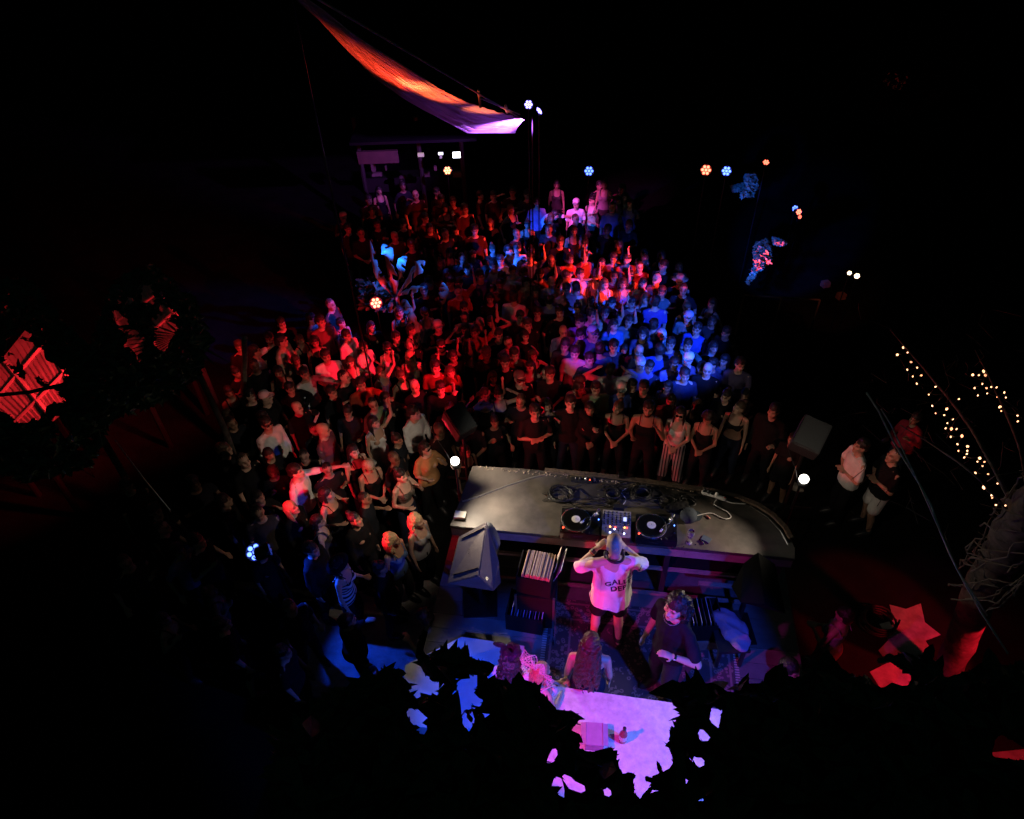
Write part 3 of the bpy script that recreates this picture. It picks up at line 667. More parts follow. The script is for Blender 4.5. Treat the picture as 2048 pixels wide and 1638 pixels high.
cable([(1433,999),(1428,1008),(1440,1016),(1455,1024),(1462,1034),(1452,1038),(1440,1034),(1425,1027),(1412,1027),(1390,1032)], .0058, wcab, 'white cable looping from the power strip to the grey cap')
cable([(1449,1001),(1465,1006),(1491,1008)], .0065, wcab, 'white mains lead leaving the right end of the power strip')
ps0, ps1 = at(1404,986,TABZ), at(1450,1001,TABZ); dd = ps1-ps0
ps = empty('power_strip', (ps0+ps1)/2, math.atan2(dd.y, dd.x), 'white power strip with plugs lying slanted behind the cap', 'power strip')
b = MB(); b.box((0,0,.022), (dd.length+.02,.055,.042)); b.build('body', white_plastic, ps, bevel=.012)
for i in range(5): q_ = MB(); q_.lathe((-.115+i*.048,0,.0435), [(.018,0),(.016,.001),(.014,-.004+.006)], 16); q_.build('socket', black_plastic if i in (0,1,2) else white_plastic, ps)
for i in (0,1,3): q_ = MB(); q_.lathe((-.115+i*.048,-.002,.045), [(.019,0),(.019,.03),(.010,.045)], 14); q_.build('plug', white_plastic if i == 3 else black_plastic, ps)
q_ = MB(); q_.box((.128,0,.046), (.022,.014,.008)); q_.build('switch', mat('red_switch', (.35,.02,.02), .3), ps)
ps2 = at(1163,963,TABZ); b = MB(); b.box((0,0,.022), (.26,.06,.04)); o = b.build('power_strip', black_plastic, None, ps2, (0,0,YAW), bevel=.006); tag(o, 'black power strip with small red light at the rear rim', 'power strip')
q_ = MB(); q_.lathe((.10,0,.042), [(.008,0),(.006,.006)], 10); q_.build('pilot_light', glow('led_red', (1,.05,.02), 9), o)
for i in (-.07,-.02,.05): q_ = MB(); q_.lathe((i,0,.042), [(.016,0),(.016,.025),(.008,.035)], 12); q_.build('plug', grey_metal if i > 0 else black_plastic, o)
# cap and black pouch
cp = at(1378,1028,TABZ+.06); cp.z = TABZ
cpo = empty('baseball_cap', cp, R(100), 'grey baseball cap lying on the table right of the right turntable', 'cap')
mb = MB(); mb.lathe((0,0,0), [(.092,0),(.098,.02),(.095,.06),(.075,.095),(.04,.115),(.006,.12)], 24); mb.build('crown', cloth((.05,.06,.075)), cpo, smooth=True)
mb = MB(); vs = [(math.cos(math.pi*i/12)*.088, -.04-math.sin(math.pi*i/12)*.125, .012-.01*math.sin(math.pi*i/12)) for i in range(13)]; mb.add(vs+[(p[0], p[1], p[2]+.007) for p in vs], [tuple(range(13)), tuple(range(13,26))[::-1]]+[(i, (i+1) % 13, 13+(i+1) % 13, 13+i) for i in range(13)]); mb.build('peak', cloth((.03,.04,.05)), cpo)
mb = MB(); mb.ell((0,0,.12), (.008,.008,.004)); mb.build('button', cloth((.03,.04,.05)), cpo)
mb = MB(); mb.ell((0,0,.05), (.13,.075,.06)); mb.ell((.07,.02,.045), (.09,.07,.055)); mb.ell((-.08,-.01,.04), (.07,.06,.045))
me = remesh(mb, .010, 2, wrinkle=.012, seed=3, freq=30); o = inst('pouch', me, BLK, None, at(1352,1020,TABZ)); tag(o, 'soft black pouch crumpled beside the grey cap', 'pouch')
# wine glass
wg = at(1381,1072,TABZ+.12); wg.z = TABZ
glass = mat('clear_glass', (1,1,1), .06, trans=.82)
mb = MB(); mb.lathe((0,0,0), [(.036,.001),(.036,.003),(.010,.006),(.004,.012),(.0038,.085),(.010,.092),(.028,.105),(.038,.13),(.039,.16),(.033,.205),(.0315,.205),(.037,.16),(.036,.13),(.026,.108),(.004,.097)], 32)
o = mb.build('wine_glass', glass, None, wg, smooth=True); tag(o, 'empty stemmed wine glass on the table right of the turntables', 'wine glass')
sg = at(1378,1089,TABZ); o = inst('sunglasses', hat_mesh('glasses'), glass_lens, None, sg+Vector((0,0,.015)), (R(80),0,R(10))); tag(o, 'folded sunglasses lying next to the foot of the wine glass', 'sunglasses')
nb = at(1412,1079,TABZ); b = MB(); b.box((0,0,.008), (.10,.075,.014)); o = b.build('notebook', mat('blue_grey_cover', (.05,.08,.11), .6), None, nb, (0,0,R(-38)), bevel=.002); tag(o, 'small dark blue notebook on the table right of the wine glass', 'notebook')
b = MB(); b.tube([at(1399,1079,TABZ+.01), at(1408,1088,TABZ+.01)], .010, 8); o = b.build('marker_pen', black_plastic, smooth=True); tag(o, 'short black marker pen beside the dark blue notebook', 'pen')
lt_ = at(1419,1038,TABZ); b = MB(); b.cap((0,0,.012),(.0,.05,.012),.010,.008); o = b.build('lighter', mat('red_white_lighter', (.6,.25,.2), .3), None, lt_, (0,0,R(30)), smooth=True); tag(o, 'small lighter with pale tip on the table right of the cap', 'lighter')
pd_ = at(921,1033,TABZ); b = MB(); b.box((0,0,.022), (.13,.10,.042)); o = b.build('paper_block', mat('white_paper', (.75,.74,.7), .7), None, pd_, (0,0,YAW), bevel=.002); tag(o, 'white paper block on the left corner of the table', 'paper block')
gd = at(1286,978,TABZ); b = MB(); b.box((0,0,.02), (.11,.06,.04)); o = b.build('adapter', mat('blue_grey_plastic', (.16,.20,.30), .5), None, gd, (0,0,R(-20)), bevel=.006); tag(o, 'blue-grey power adapter lying in the cables', 'adapter')
st = at(1242,957,TABZ); b = MB(); b.box((0,0,.05), (.07,.06,.10)); o = b.build('clamp', black_metal, None, st, (0,0,YAW), bevel=.004); tag(o, 'black clamp block on the rear rim of the table above the mixer', 'clamp')

# ------------------------------------------------------------------ record crates
sleeve_m = [cloth(c) for c in ((.62,.40,.27),(.68,.46,.33),(.58,.38,.26),(.66,.50,.40))]
def record_crate(c, rz, label, n, cols, tilt, wdt=.36, z=1.6, slv=.315, m_box=None):
    t = empty('record_crate', (c.x, c.y, z), rz, label, 'record crate', 'record crates on the stage')
    for nm, cc, ss in (('side_panel', (-wdt/2-.008,0,.16), (.016,.36,.32)), ('side_panel', (wdt/2+.008,0,.16), (.016,.36,.32)), ('end_panel', (0,-.172,.15), (wdt,.016,.30)), ('end_panel', (0,.172,.15), (wdt,.016,.30)), ('bottom', (0,0,.01), (wdt,.34,.02))):
        b = MB(); b.box(cc, ss); b.build(nm, m_box or BLK, t, bevel=.003)
    sm = MB(); sm.box((0,0,slv/2), (.0068,slv,slv)); sme = sm.mesh('sleeve')
    for i in range(n):
        x = -wdt/2+.02+(wdt-.05)*i/max(1,n-1); o = inst('record_sleeve', sme, cols[i % len(cols)], t, (x, rnd.uniform(-.006,.006), .022+rnd.uniform(0,.012)), (0, R(tilt+rnd.uniform(-1.5,1.5)), 0))
    return t
for dz in (0,): pass
cr = at(1073,1130,2.55)
stn = MB(); stn.box((0,0,.31), (.44,.40,.62)); o = stn.build('flight_case', BLK, None, (cr.x, cr.y, 1.6), (0,0,YAW), bevel=.008); tag(o, 'black flight case standing on the stage under the lit record crate', 'flight case')
for x in (-.215,.215):
    for y in (-.195,.195): e_ = MB(); e_.box((x,y,.31), (.025,.025,.63)); e_.build('corner_rail', grey_metal, o)
record_crate(cr, YAW-R(6), 'record crate full of pale sleeves on a flight case left of the DJ', 34, sleeve_m, 5, z=2.223, slv=.33)
for i, (u, v, tl, cc) in enumerate(((1104,1118,14,(.75,.68,.6)),(1109,1120,20,(.7,.7,.72)))):
    p = at(u, v, 2.5); b = MB(); b.box((0,0,.16), (.005,.32,.32)); o = b.build('record_sleeve', cloth(cc), None, (p.x, p.y, 2.235 if 0 else 2.25), (0, R(tl), YAW-R(8))); tag(o, ['cream record sleeve standing up at the right of the lit crate', 'white record sleeve leaning furthest right by the lit crate'][i], 'record')
p = at(1046,1163,2.2); b = MB(); b.box((0,0,0), (.16,.20,.004)); o = b.build('record_sleeve', cloth((.75,.74,.72)), None, p, (R(60),R(15),R(15))); tag(o, 'white record sleeve poking out left below the lit record crate', 'record')
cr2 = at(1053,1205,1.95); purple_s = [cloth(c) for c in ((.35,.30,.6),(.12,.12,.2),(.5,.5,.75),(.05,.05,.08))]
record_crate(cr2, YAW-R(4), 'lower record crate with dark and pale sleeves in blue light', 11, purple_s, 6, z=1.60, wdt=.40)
cr3 = at(1405,1232,2.0)
record_crate(cr3, YAW+R(8), 'record crate with few leaning sleeves right of the tall man', 7, [cloth(c) for c in ((.06,.05,.08),(.55,.45,.55),(.08,.07,.1),(.6,.55,.5))], -9, z=1.78, wdt=.34)
b = MB(); b.box((0,0,.09), (.40,.40,.18)); o = b.build('wooden_box', mat('rough_box_wood', (.25,.16,.12), .7, var=.3, scale=10), None, (cr3.x, cr3.y, 1.6), (0,0,YAW+R(8)), bevel=.004); tag(o, 'low wooden box under the right record crate', 'box')
# crumpled jacket lying on a stool right of the crate
jb = at(1458,1262,2.0)
mb = MB(); mb.ell((0,.02,.05), (.15,.20,.07)); mb.ell((.07,-.16,.04), (.12,.13,.06)); mb.ell((-.05,.14,.05), (.13,.11,.06)); mb.ell((.13,-.02,.03), (.07,.13,.04))
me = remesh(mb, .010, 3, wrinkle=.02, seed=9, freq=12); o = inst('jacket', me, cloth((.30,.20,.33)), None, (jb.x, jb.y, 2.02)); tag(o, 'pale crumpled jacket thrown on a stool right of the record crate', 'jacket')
sto = MB(); sto.box((0,0,.20), (.34,.5,.04)); 
for x in (-.13,.13):
    for y in (-.2,.2): sto.box((x,y,.0), (.035,.035,.36))
o = empty('stool', (jb.x, jb.y, 1.6), 0, 'dark stool under the crumpled jacket', 'stool')
b = MB(); b.box((0,0,.385), (.34,.5,.04)); b.build('seat', black_plastic, o)
for x in (-.13,.13):
    for y in (-.2,.2): b = MB(); b.box((x,y,.183), (.035,.035,.365)); b.build('leg', black_plastic, o)

# ------------------------------------------------------------------ speaker cabinets
def cabinet(px, zs, zb, label, m, logo=None, slots=True):
    A, D, B, C_, F_, E_ = [at(u, v, z) for (u, v), z in zip(px, zs)]
    base = Vector(((B.x+F_.x)/2, (C_.y+B.y)/2, 1.6)); t = empty('speaker_cabinet', base, 0, label, 'speaker', 'speaker cabinets beside the booth')
    low = lambda p: Vector((p.x, p.y, zb)); V = [A, D, B, C_, F_, E_, low(B), low(C_)+Vector((.08,.42,0)), low(F_), low(E_)+Vector((-.05,.42,0))]; V = [v-base for v in V]
    mb = MB(); mb.add(V, [(0,2,3,1), (0,1,5,4), (2,6,7,3), (1,3,7,9,5), (4,5,9,8), (0,4,8,6,2), (6,8,9,7)]); mb.build('cabinet', m, t, bevel=.010)
    nrm = (V[1]-V[0]).cross(V[2]-V[0]).normalized(); nrm = nrm if nrm.z > 0 else -nrm
    if slots:
        for f0, f1, s_ in ((.12,.10,.85), (.86,.84,.85)):
            a = V[0].lerp(V[1], f0).lerp(V[2].lerp(V[3], f1), .06); b_ = V[0].lerp(V[1], f0).lerp(V[2].lerp(V[3], f1), s_); sl = MB(); sl.tube([a+nrm*.001, b_+nrm*.001], .006, 6); sl.build('slot', BLK, t)
        for k in (.42,.46,.5): h = MB(); p = V[0].lerp(V[1], k).lerp(V[2].lerp(V[3], k), .48); h.lathe(p+nrm*.002, [(.004,-.002),(.004,.002)], 8); h.build('screw', BLK, t)
        n2 = (V[1]-V[0]).cross(V[4]-V[0]).normalized(); n2 = n2 if n2.x > 0 else -n2; p = V[1].lerp(V[5], .45).lerp(V[0].lerp(V[4], .45), .10)+n2*.004
        lg = MB(); mt = n2.to_track_quat('Z', 'Y').to_matrix(); lg.lathe(p, [(.020,0),(.020,.003),(.013,.003),(.013,.001)], 20, mt); lg.build('badge', silver, t)
        # rounded grille at the crowd end
        g_ = MB(); P0 = [at(u, v, z)-base for u, v, z in ((973,1043,2.85),(983,1047,2.83),(992,1058,2.78),(999,1074,2.71),(1001,1088,2.64),(994,1101,2.57))]
        vs = P0+[p+Vector((-.06,-.12,-.22)) for p in P0]+[p+Vector((-.10,.02,-.30)) for p in P0]
        g_.add(vs, [(i, i+1, 7+i, 6+i) for i in range(5)]+[(i+1, i, 12+i, 13+i) for i in range(5)]+[(0,6,12),(5,17,11)]+[(6+i, 7+i, 13+i, 12+i) for i in range(5)]); g_.build('grille', mat('perforated_grille', (.06,.065,.07), .5, var=.6, scale=180), t, smooth=True)
    pl = MB(); c = sum((V[i] for i in (6,7,8,9)), Vector())/4; pl.tube([(c.x, c.y, .02), (c.x, c.y, zb-1.6+.02)], .03, 12); pl.build('pole', black_metal, t)
    pb = MB(); pb.box((c.x, c.y, .012), (.4,.4,.024)); pb.build('base_plate', black_metal, t)
    return t
cabinet([(974,1041),(958,1151),(917,1073),(894,1168),(998,1124),(988,1184)], [2.86,2.72,2.76,2.60,2.62,2.44], 2.25, 'large grey speaker cabinet at the left end of the DJ table', mat('cabinet_paint', (.15,.12,.115), .55, var=.12, scale=30, bump=.2, bscale=120))
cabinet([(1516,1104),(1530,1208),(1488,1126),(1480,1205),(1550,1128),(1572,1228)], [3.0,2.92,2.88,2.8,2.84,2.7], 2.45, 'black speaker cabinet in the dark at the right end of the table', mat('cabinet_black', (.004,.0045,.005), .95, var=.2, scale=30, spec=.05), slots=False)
def pa_speaker(px, z, tiltm, label, colr, size=(.40,.30,.52)):
    c = at(px[0], px[1], z); t = empty('pa_speaker', (c.x, c.y, 0), 0, label, 'speaker', 'crowd speakers on poles')
    b = MB(); mt = tiltm.to_matrix(); cc = Vector((0,0,z)); b.box(cc+mt @ Vector((0,0,-.16)), (size[0], size[2], .30), mtx=mt); b.build('cabinet', black_plastic, t, bevel=.012)
    b = MB(); b.box(cc+mt @ Vector((0,0,.0)), (size[0]-.03, size[2]-.03, .016), mtx=mt); b.build('grille', colr, t, bevel=.004)
    b = MB(); b.tube([(0,.05,0.02), (0,.05,z-.3)], .022, 10); b.build('pole', black_metal, t)
    for k in range(3): a = k*2.09; b = MB(); b.tube([(0,.05,.55), (math.cos(a)*.45,.05+math.sin(a)*.45,.02)], .014, 8); b.build('leg', black_metal, t)
    return t
gr = mat('grey_mesh_grille', (.018,.024,.027), .7, var=.5, scale=150)
pa_speaker((1625,867), 2.7, Euler((R(28),R(8),R(-33))), 'grey fronted square speaker on a pole right of the front row', gr, size=(.36,.3,.44))
pa_speaker((922,836), 2.7, Euler((R(30),R(-6),R(34))), 'dark speaker on a pole behind the left work light', mat('dim_grille', (.008,.012,.016), .7, var=.5, scale=150), size=(.30,.3,.40))

# ------------------------------------------------------------------ counter behind the booth and blocks for blue-lit floor
white_paint = mat('scuffed_white_paint', (.68,.66,.66), .6, var=.22, scale=14, bump=.25, bscale=30)
cn = uvpoly([(1085,1368),(1346,1405),(1445,1419),(1442,1640),(1010,1640),(1050,1440)], 2.6)
o = empty('counter', (cn[0][0], cn[0][1], 1.6), 0, 'white painted counter with a broad top behind the DJ', 'counter'); base = o.location.copy()
b = MB(); b.prism([(x-base.x, y-base.y) for x, y in cn], .95, 1.0); b.build('counter_top', white_paint, o, bevel=.006)
cx = sum(p[0] for p in cn)/6; cy = sum(p[1] for p in cn)/6
b = MB(); b.prism([((x-cx)*.9+cx-base.x, (y-cy)*.9+cy-base.y) for x, y in cn], 0, .948); b.build('counter_body', white_paint, o)
bn = uvpoly([(923,1273),(1006,1285),(1004,1470),(800,1450),(810,1330)], 1.95); b = MB(); b.prism(bn, 1.605, 1.95); o = b.build('white_bench', mat('pale_bench_paint', (.62,.62,.64), .6, var=.1, scale=7), bevel=.005); tag(o, 'low white bench left of the counter lit blue', 'bench')  # added block standing in for floor that is lit bright blue
bn = uvpoly([(1012,1287),(1049,1291),(1046,1340),(1012,1336)], 1.9); b = MB(); b.prism(bn, 1.605, 1.9); o = b.build('white_box', MATS['pale_bench_paint'], bevel=.005); tag(o, 'small white box right of the blue-lit bench', 'box')  # added block, continues the blue-lit floor
pt = MB(); a0 = at(1113,1150,1.62); a1 = at(1108,1290,1.62); pt.prism([(a0.x, a0.y), (a0.x+.012, a0.y), (a1.x+.012, a1.y), (a1.x, a1.y)], 1.61, 2.0); o = pt.build('clear_screen', mat('clear_acrylic', (.8,.9,1), .08, trans=.95)); tag(o, 'low clear acrylic screen between the record crates and the carpet', 'screen')
# bottle and box on the counter
bp = at(1245,1480,2.61)
o = empty('bottle', (bp.x, bp.y, 2.60), 0, 'bottle with black cap standing on the white counter', 'bottle')
b = MB(); b.lathe((0,0,0), [(.034,0),(.036,.01),(.036,.13),(.030,.16),(.014,.195),(.013,.225)], 20); b.build('glass', mat('red_bottle', (.30,.05,.06), .15), o, smooth=True)
b = MB(); b.lathe((0,0,.226), [(.016,0),(.016,.024),(.008,.026)], 14); b.build('cap', black_plastic, o, smooth=True)
b = MB(); b.lathe((0,0,.05), [(.0372,0),(.0374,.002),(.0374,.07),(.0372,.072)], 20); b.build('label', white_plastic, o, smooth=True)
bp = at(1188,1478,2.61); b = MB(); b.box((0,0,.06), (.16,.20,.12)); o = b.build('cardboard_box', mat('mauve_card', (.45,.22,.40), .7, var=.15, scale=12), None, (bp.x, bp.y, 2.60), (0,0,R(-6)), bevel=.003); tag(o, 'small mauve box with open flaps on the white counter', 'box')
for sx in (-1, 1): b = MB(); b.box((sx*.095,0,.115), (.05,.19,.004), mtx=Euler((0,R(25*sx),0)).to_matrix()); b.build('flap', MATS['mauve_card'], o)

# ------------------------------------------------------------------ crowd barrier
def barrier(a0, a1, b0, label):
    c = S((a0+a1)/2, b0, 0); t = empty('crowd_barrier', c, YAW, label, 'barrier', 'crowd barriers in front of the stage'); L = a1-a0
    for z in (.12, 1.08): b = MB(); b.tube([(-L/2,0,z), (L/2,0,z)], .019, 8); b.build('rail', black_metal, t, smooth=True)
    nb_ = int(L/.13); br = MB(); br.tube([(0,0,.12), (0,0,1.08)], .008, 6); brm = br.mesh('bar')
    for i in range(nb_+1): inst('bar', brm, black_metal, t, (-L/2+L*i/nb_,0,0))
    for x in (-L/2+.2, L/2-.2): b = MB(); b.box((x,-.1,.015), (.06,.5,.012)); b.build('foot', black_metal, t)
for i, nm in enumerate(('leftmost black crowd barrier, behind the left work light', 'black crowd barrier in front of the striped trousers group left of centre', 'black crowd barrier in front of the bearded man in the front row', 'rightmost black crowd barrier by the right work light')): barrier(-.6+i*1.35, .70+i*1.35, 2.1, nm)

# ------------------------------------------------------------------ lamps one can see, then spots, some of unseen lamps
def pole(mb, p, r=.02): mb.tube([(0,0,-p.z+.0), (0,0,-.12)], r, 8)
def worklight(p, label):
    t = empty('work_light', (p.x, p.y, 0), 0, label, 'work light', 'white work lights on stands')
    b = MB(); b.tube([(0,.03,.0+.02), (0,.03,p.z-.12)], .014, 8); b.build('pole', black_metal, t)
    for k in range(3): a = k*2.09+.5; b = MB(); b.tube([(0,.03,.6), (math.cos(a)*.4,.03+math.sin(a)*.4,.015)], .010, 6); b.build('leg', black_metal, t)
    b = MB(); b.lathe((0,.0,p.z-.12), [(.02,0),(.05,.02),(.06,.06)], 18); b.build('socket', black_metal, t, smooth=True)
    b = MB(); b.ell((0,0,p.z), (.052,.052,.052), seg=28, nr=16); b.build('globe', mat('lit_globe', (1,1,1), emit=(1,.93,.82), es=9), t, smooth=True)
    b = MB(); b.tube([(0,.03,p.z-.2),(-.10,.05,p.z+.10),(-.22,.1,p.z+.35),(-.3,.12,p.z+.62)], .003, 6); b.build('cable', cab, t, smooth=True)
    return t
worklight(LAMPL, 'dazzling white work light at the left rear corner of the table')
worklight(LAMPR, 'dazzling white work light right of the table by the sneaker')
pc = MB(); pc.lathe((0,0,0), [(.075,-.20),(.095,-.17),(.10,-.02),(.10,0),(.094,0),(.088,-.02)], 22); pcm = pc.mesh('housing', True)
ld = MB(); ld.lathe((0,0,0), [(.024,-.012),(.024,-.006),(.015,-.002)], 14); ldm = ld.mesh('led_lens', True)
def par_can(px, z, colr, es, label, aim=None, size=1, group='stage lamps', base=0, onpole=True, tiltx=0, big=False, squash=1):
    p = at(px[0], px[1], z); t = empty('stage_lamp', (p.x, p.y, base), 0, label, 'stage lamp', group)
    q = ((Vector(aim) if aim is not None else CAMP)-p).to_track_quat('Z', 'Y').to_matrix().to_4x4()
    loc = Matrix.Translation(Vector((0,0,z-base))) @ q @ Matrix.Scale(size, 4)
    h = inst('housing', pcm, black_metal, t); h.matrix_local = loc
    m = mat('led_%s_%g' % (colr[0], es), (.02,.02,.02), emit=colr[1], es=es)
    for k in range(7):
        a = k*math.pi/3; rr = 0 if k == 6 else .058; l = inst('led_lens', ldm, m, t); l.matrix_local = loc @ Matrix.Translation(Vector((math.cos(a)*rr, math.sin(a)*rr, 0)))
    if onpole:
        b = MB(); b.tube([(0,0,.0), (0,0,z-base-.06)], .011, 8); b.build('pole', black_metal, t)
    y = MB(); pts = [loc @ Vector((math.cos(a)*.115, 0, -.1+math.sin(a)*-.13)) for a in [math.pi*i/8 for i in range(9)]]; y.tube(pts, .008, 6); y.build('yoke', black_metal, t)
    return t
cR = ('red', (1,.11,.06)); cO = ('orange', (1,.28,.11)); cB = ('blue', (.07,.14,1)); cW = ('white_blue', (.22,.18,1)); cWm = ('warm', (1,.72,.45))
par_can((510,1104), 1.62, cB, 7, 'blue stage lamp with seven bright lenses among the people at left', size=1.25)
b = par_can((541,1098), 1.60, cB, .25, 'dim stage lamp seen from the side, right of the bright blue one', aim=(3,8,2.2), size=1.0)
par_can((752,606), 1.45, ('redhot', (1,.14,.08)), 9, 'red lamp on the ground at the foot of the banana plant', size=1.25)
par_can((895,341), 2.2, cO, 7, 'orange lamp under the bar roof', size=1.05)
par_can((1178,342), 3.2, cB, 6, 'blue lamp above the singer, leftmost of the row of far lamps', size=1.05)
par_can((1412,340), 3.2, cR, 8, 'red lamp directly left of a blue lamp in the far row', size=1.15)
par_can((1453,342), 3.2, cB, 7, 'blue lamp directly right of the red lamp in the far row', size=1.05)
par_can((1532,325), 3.2, cR, 6, 'small red lamp turned sideways, furthest right of the far row', aim=(0,3,0), size=.7)
par_can((1590,417), 1.7, cB, 6, 'small blue lamp in the right trees beside two red ones', aim=(1,10,4), size=.8)
par_can((1598,424), 1.7, cR, 7, 'upper red lamp in the right trees beside the small blue one', aim=(8,2,6), size=.75)
par_can((1600,434), 1.6, cR, 5, 'lower and smaller red lamp in the right trees', aim=(8,2,6), size=.5)
par_can((1057,209), 5.0, cW, 9, 'bright blue-white lamp at the tip of the shade sail', aim=(-.5,6,7.5), size=.8)
par_can((1078,222), 4.9, cW, 8, 'white lamp turned sideways right of the lamp at the sail tip', aim=(-3,9,3), size=.75)
par_can((45,723), 2.6, cWm, 6, 'tiny warm lamp in front of the red tent at far left', size=.55)
par_can((1699,546), 2.4, cWm, 6, 'left one of two tiny warm lamps in the right darkness', size=.45)
par_can((1714,552), 2.4, cWm, 7, 'right one of two tiny warm lamps in the right darkness', size=.55)
spot('glow_on_plant', at(752,600,1.5)+Vector((0,-.3,.1)), at(742,565,1.2), RED, 55, 130, .6)
spot('sail_beam', at(1066,232,4.5)+Vector((.1,-.7,0)), at(968,249,4.1), (.45,.12,1), 2600, 44, .8)
spot('sail_beam', at(760,420,3.2), at(880,185,5.4), (1,.11,.03), 1900, 26, 1)
spot('sail_beam', at(760,420,3.2), at(760,110,6.0), (1,.05,.02), 1300, 34, 1)
spot('sail_beam', at(760,420,3.2), at(830,150,5.7), (1,.19,.06), 2200, 14, 1)
spot('sail_beam', at(760,420,3.2), at(985,212,5.0), (1,.19,.06), 1700, 16, 1)
spot('sail_beam', at(985,330,2.8), at(950,244,4.2), (.42,.08,1), 240, 50, .9)  # unseen violet spot added to brighten the lower right of the sail
spot('tent_beam', at(150,770,3.3)+Vector((.3,.2,0)), at(50,770,2.2), (1,.02,.03), 420, 76, .6)
spot('tent_beam', at(400,690,3.4)+Vector((.3,.2,0)), at(290,655,2.4), (1,.02,.03), 480, 80, .6)
spot('floor_beam', (5.4,2.9,2.4), (5.4,3.0,0), RED, 120, 110, .3)
spot('floor_beam', (5.6,3.3,2.6), (5.1,4.9,0), RED, 380, 40, .25)
spot('bush_beam', at(1440,430,4.0), at(1503,372,2.3), BLUE, 2600, 9, .5)
spot('bush_beam', at(1450,540,4.0), at(1530,508,2.3), BLUE, 2200, 20, .5)
spot('banana_beam', (1.5,9.8,4.6), (-2.0,11.4,2.2), BLUE, 2600, 21, .5)
spot('bar_beam', at(895,325,2.6), at(900,360,.9), ORG, 10, 120, .5)
spot('bar_beam', at(760,300,3.2), at(760,350,1.0), (1,.2,.1), 5, 100, .5)

# ------------------------------------------------------------------ shade sail
up_ = [(598,-12,7.2),(650,22,7.0),(700,62,6.7),(760,104,6.35),(820,142,6.0),(880,176,5.6),(940,204,5.2),(1000,224,4.85),(1048,239,4.5)]
lo_ = [(592,-6,7.0),(640,40,6.6),(690,95,6.0),(745,150,5.4),(800,190,5.0),(850,220,4.6),(895,246,4.25),(935,266,4.0),(1030,266,3.95)]
def lerp3(L, t):
    f = t*(len(L)-1); i = min(int(f), len(L)-2); f -= i; return tuple(L[i][k]*(1-f)+L[i+1][k]*f for k in range(3))
nu, nv = 150, 70; vs = []; fs = []
for i in range(nu+1):
    a = lerp3(up_, i/nu); b = lerp3(lo_, i/nu); A = at(*a); B = at(*b); n_ = Vector((.25,-.85,.45))
    for j in range(nv+1):
        t = j/nv; p = A.lerp(B, t); s_ = i/nu
        fold = .06*math.sin(t*34+s_*7)+.045*math.sin(t*61+s_*13+1)+.022*math.sin(t*128-s_*11)+.03*math.sin(t*17-s_*9); fold *= .35+.65*math.sin(math.pi*min(1, s_*1.05))
        if t < .25: fold += .05*math.sin(s_*150)*(1-t/.25)*max(0, s_-.55)*2
        vs.append(p+n_*(fold+.25*math.sin(math.pi*t)*-.6))
for i in range(nu):
    for j in range(nv): fs.append((i*(nv+1)+j, (i+1)*(nv+1)+j, (i+1)*(nv+1)+j+1, i*(nv+1)+j+1))
sail = empty('shade_sail', at(900,200,5), 0, 'long pale shade sail with folds lit orange and violet at its low tip', 'shade sail'); bl = sail.location.copy()
mb = MB(); mb.add([Vector(v)-bl for v in vs], fs); sm_ = mat('sail_cloth', (.70,.66,.62), .8); o = mb.build('fabric', sm_, sail, smooth=True)
uvl = o.data.uv_layers.new(name='uv'); us_ = np.zeros(len(o.data.loops)*2, 'f'); vi = np.zeros(len(o.data.loops), 'i'); o.data.loops.foreach_get('vertex_index', vi); us_[0::2] = (vi//(nv+1))/nu; us_[1::2] = (vi % (nv+1))/nv; uvl.data.foreach_set('uv', us_)
nt = sm_.node_tree; tcn = nt.nodes.new('ShaderNodeTexCoord'); mpn = nt.nodes.new('ShaderNodeMapping'); mpn.inputs['Scale'].default_value = (2.2,70,1); nn_ = nt.nodes.new('ShaderNodeTexNoise'); nn_.inputs['Scale'].default_value = 1; nn_.inputs['Detail'].default_value = 4; nn_.inputs['Distortion'].default_value = .3
bpn = nt.nodes.new('ShaderNodeBump'); bpn.inputs['Strength'].default_value = 1; bpn.inputs['Distance'].default_value = .6
nt.links.new(tcn.outputs['UV'], mpn.inputs[0]); nt.links.new(mpn.outputs[0], nn_.inputs['Vector']); nt.links.new(nn_.outputs['Fac'], bpn.inputs['Height']); nt.links.new(bpn.outputs[0], nt.nodes['Principled BSDF'].inputs['Normal'])
md = o.modifiers.new('s', 'SOLIDIFY'); md.thickness = .006
for a, b_ in (((625,-8,7.5),(1040,236,4.62)), ((960,196,5.5),(1040,229,4.7))): q = MB(); q.tube([at(*a)-bl, at(*b_)-bl], .012, 6); q.build('rope', mat('rope_tan', (.4,.3,.25), .8), sail)
for (u0, v0, u1, v1, z1) in ((957,180,961,214,5.1),(1011,210,1014,226,4.75)): q = MB(); q.tube([at(u0,v0,z1+.35)-bl, at(u1,v1,z1)-bl], .022, 8); q.build('batten', mat('rope_tan', (.4,.3,.25), .8), sail)
q = MB(); mp_ = at(1053,245,4.5); q.tube([Vector((mp_.x+.1, mp_.y, 0))-bl, Vector((mp_.x+.1, mp_.y, 4.6))-bl], .014, 10); q.build('mast', black_metal, sail)
q = MB(); mp_ = at(598,-12,7.2); q.tube([Vector((mp_.x-.1, mp_.y, 0))-bl, Vector((mp_.x-.1, mp_.y, 7.3))-bl], .014, 10); q.build('mast', black_metal, sail)

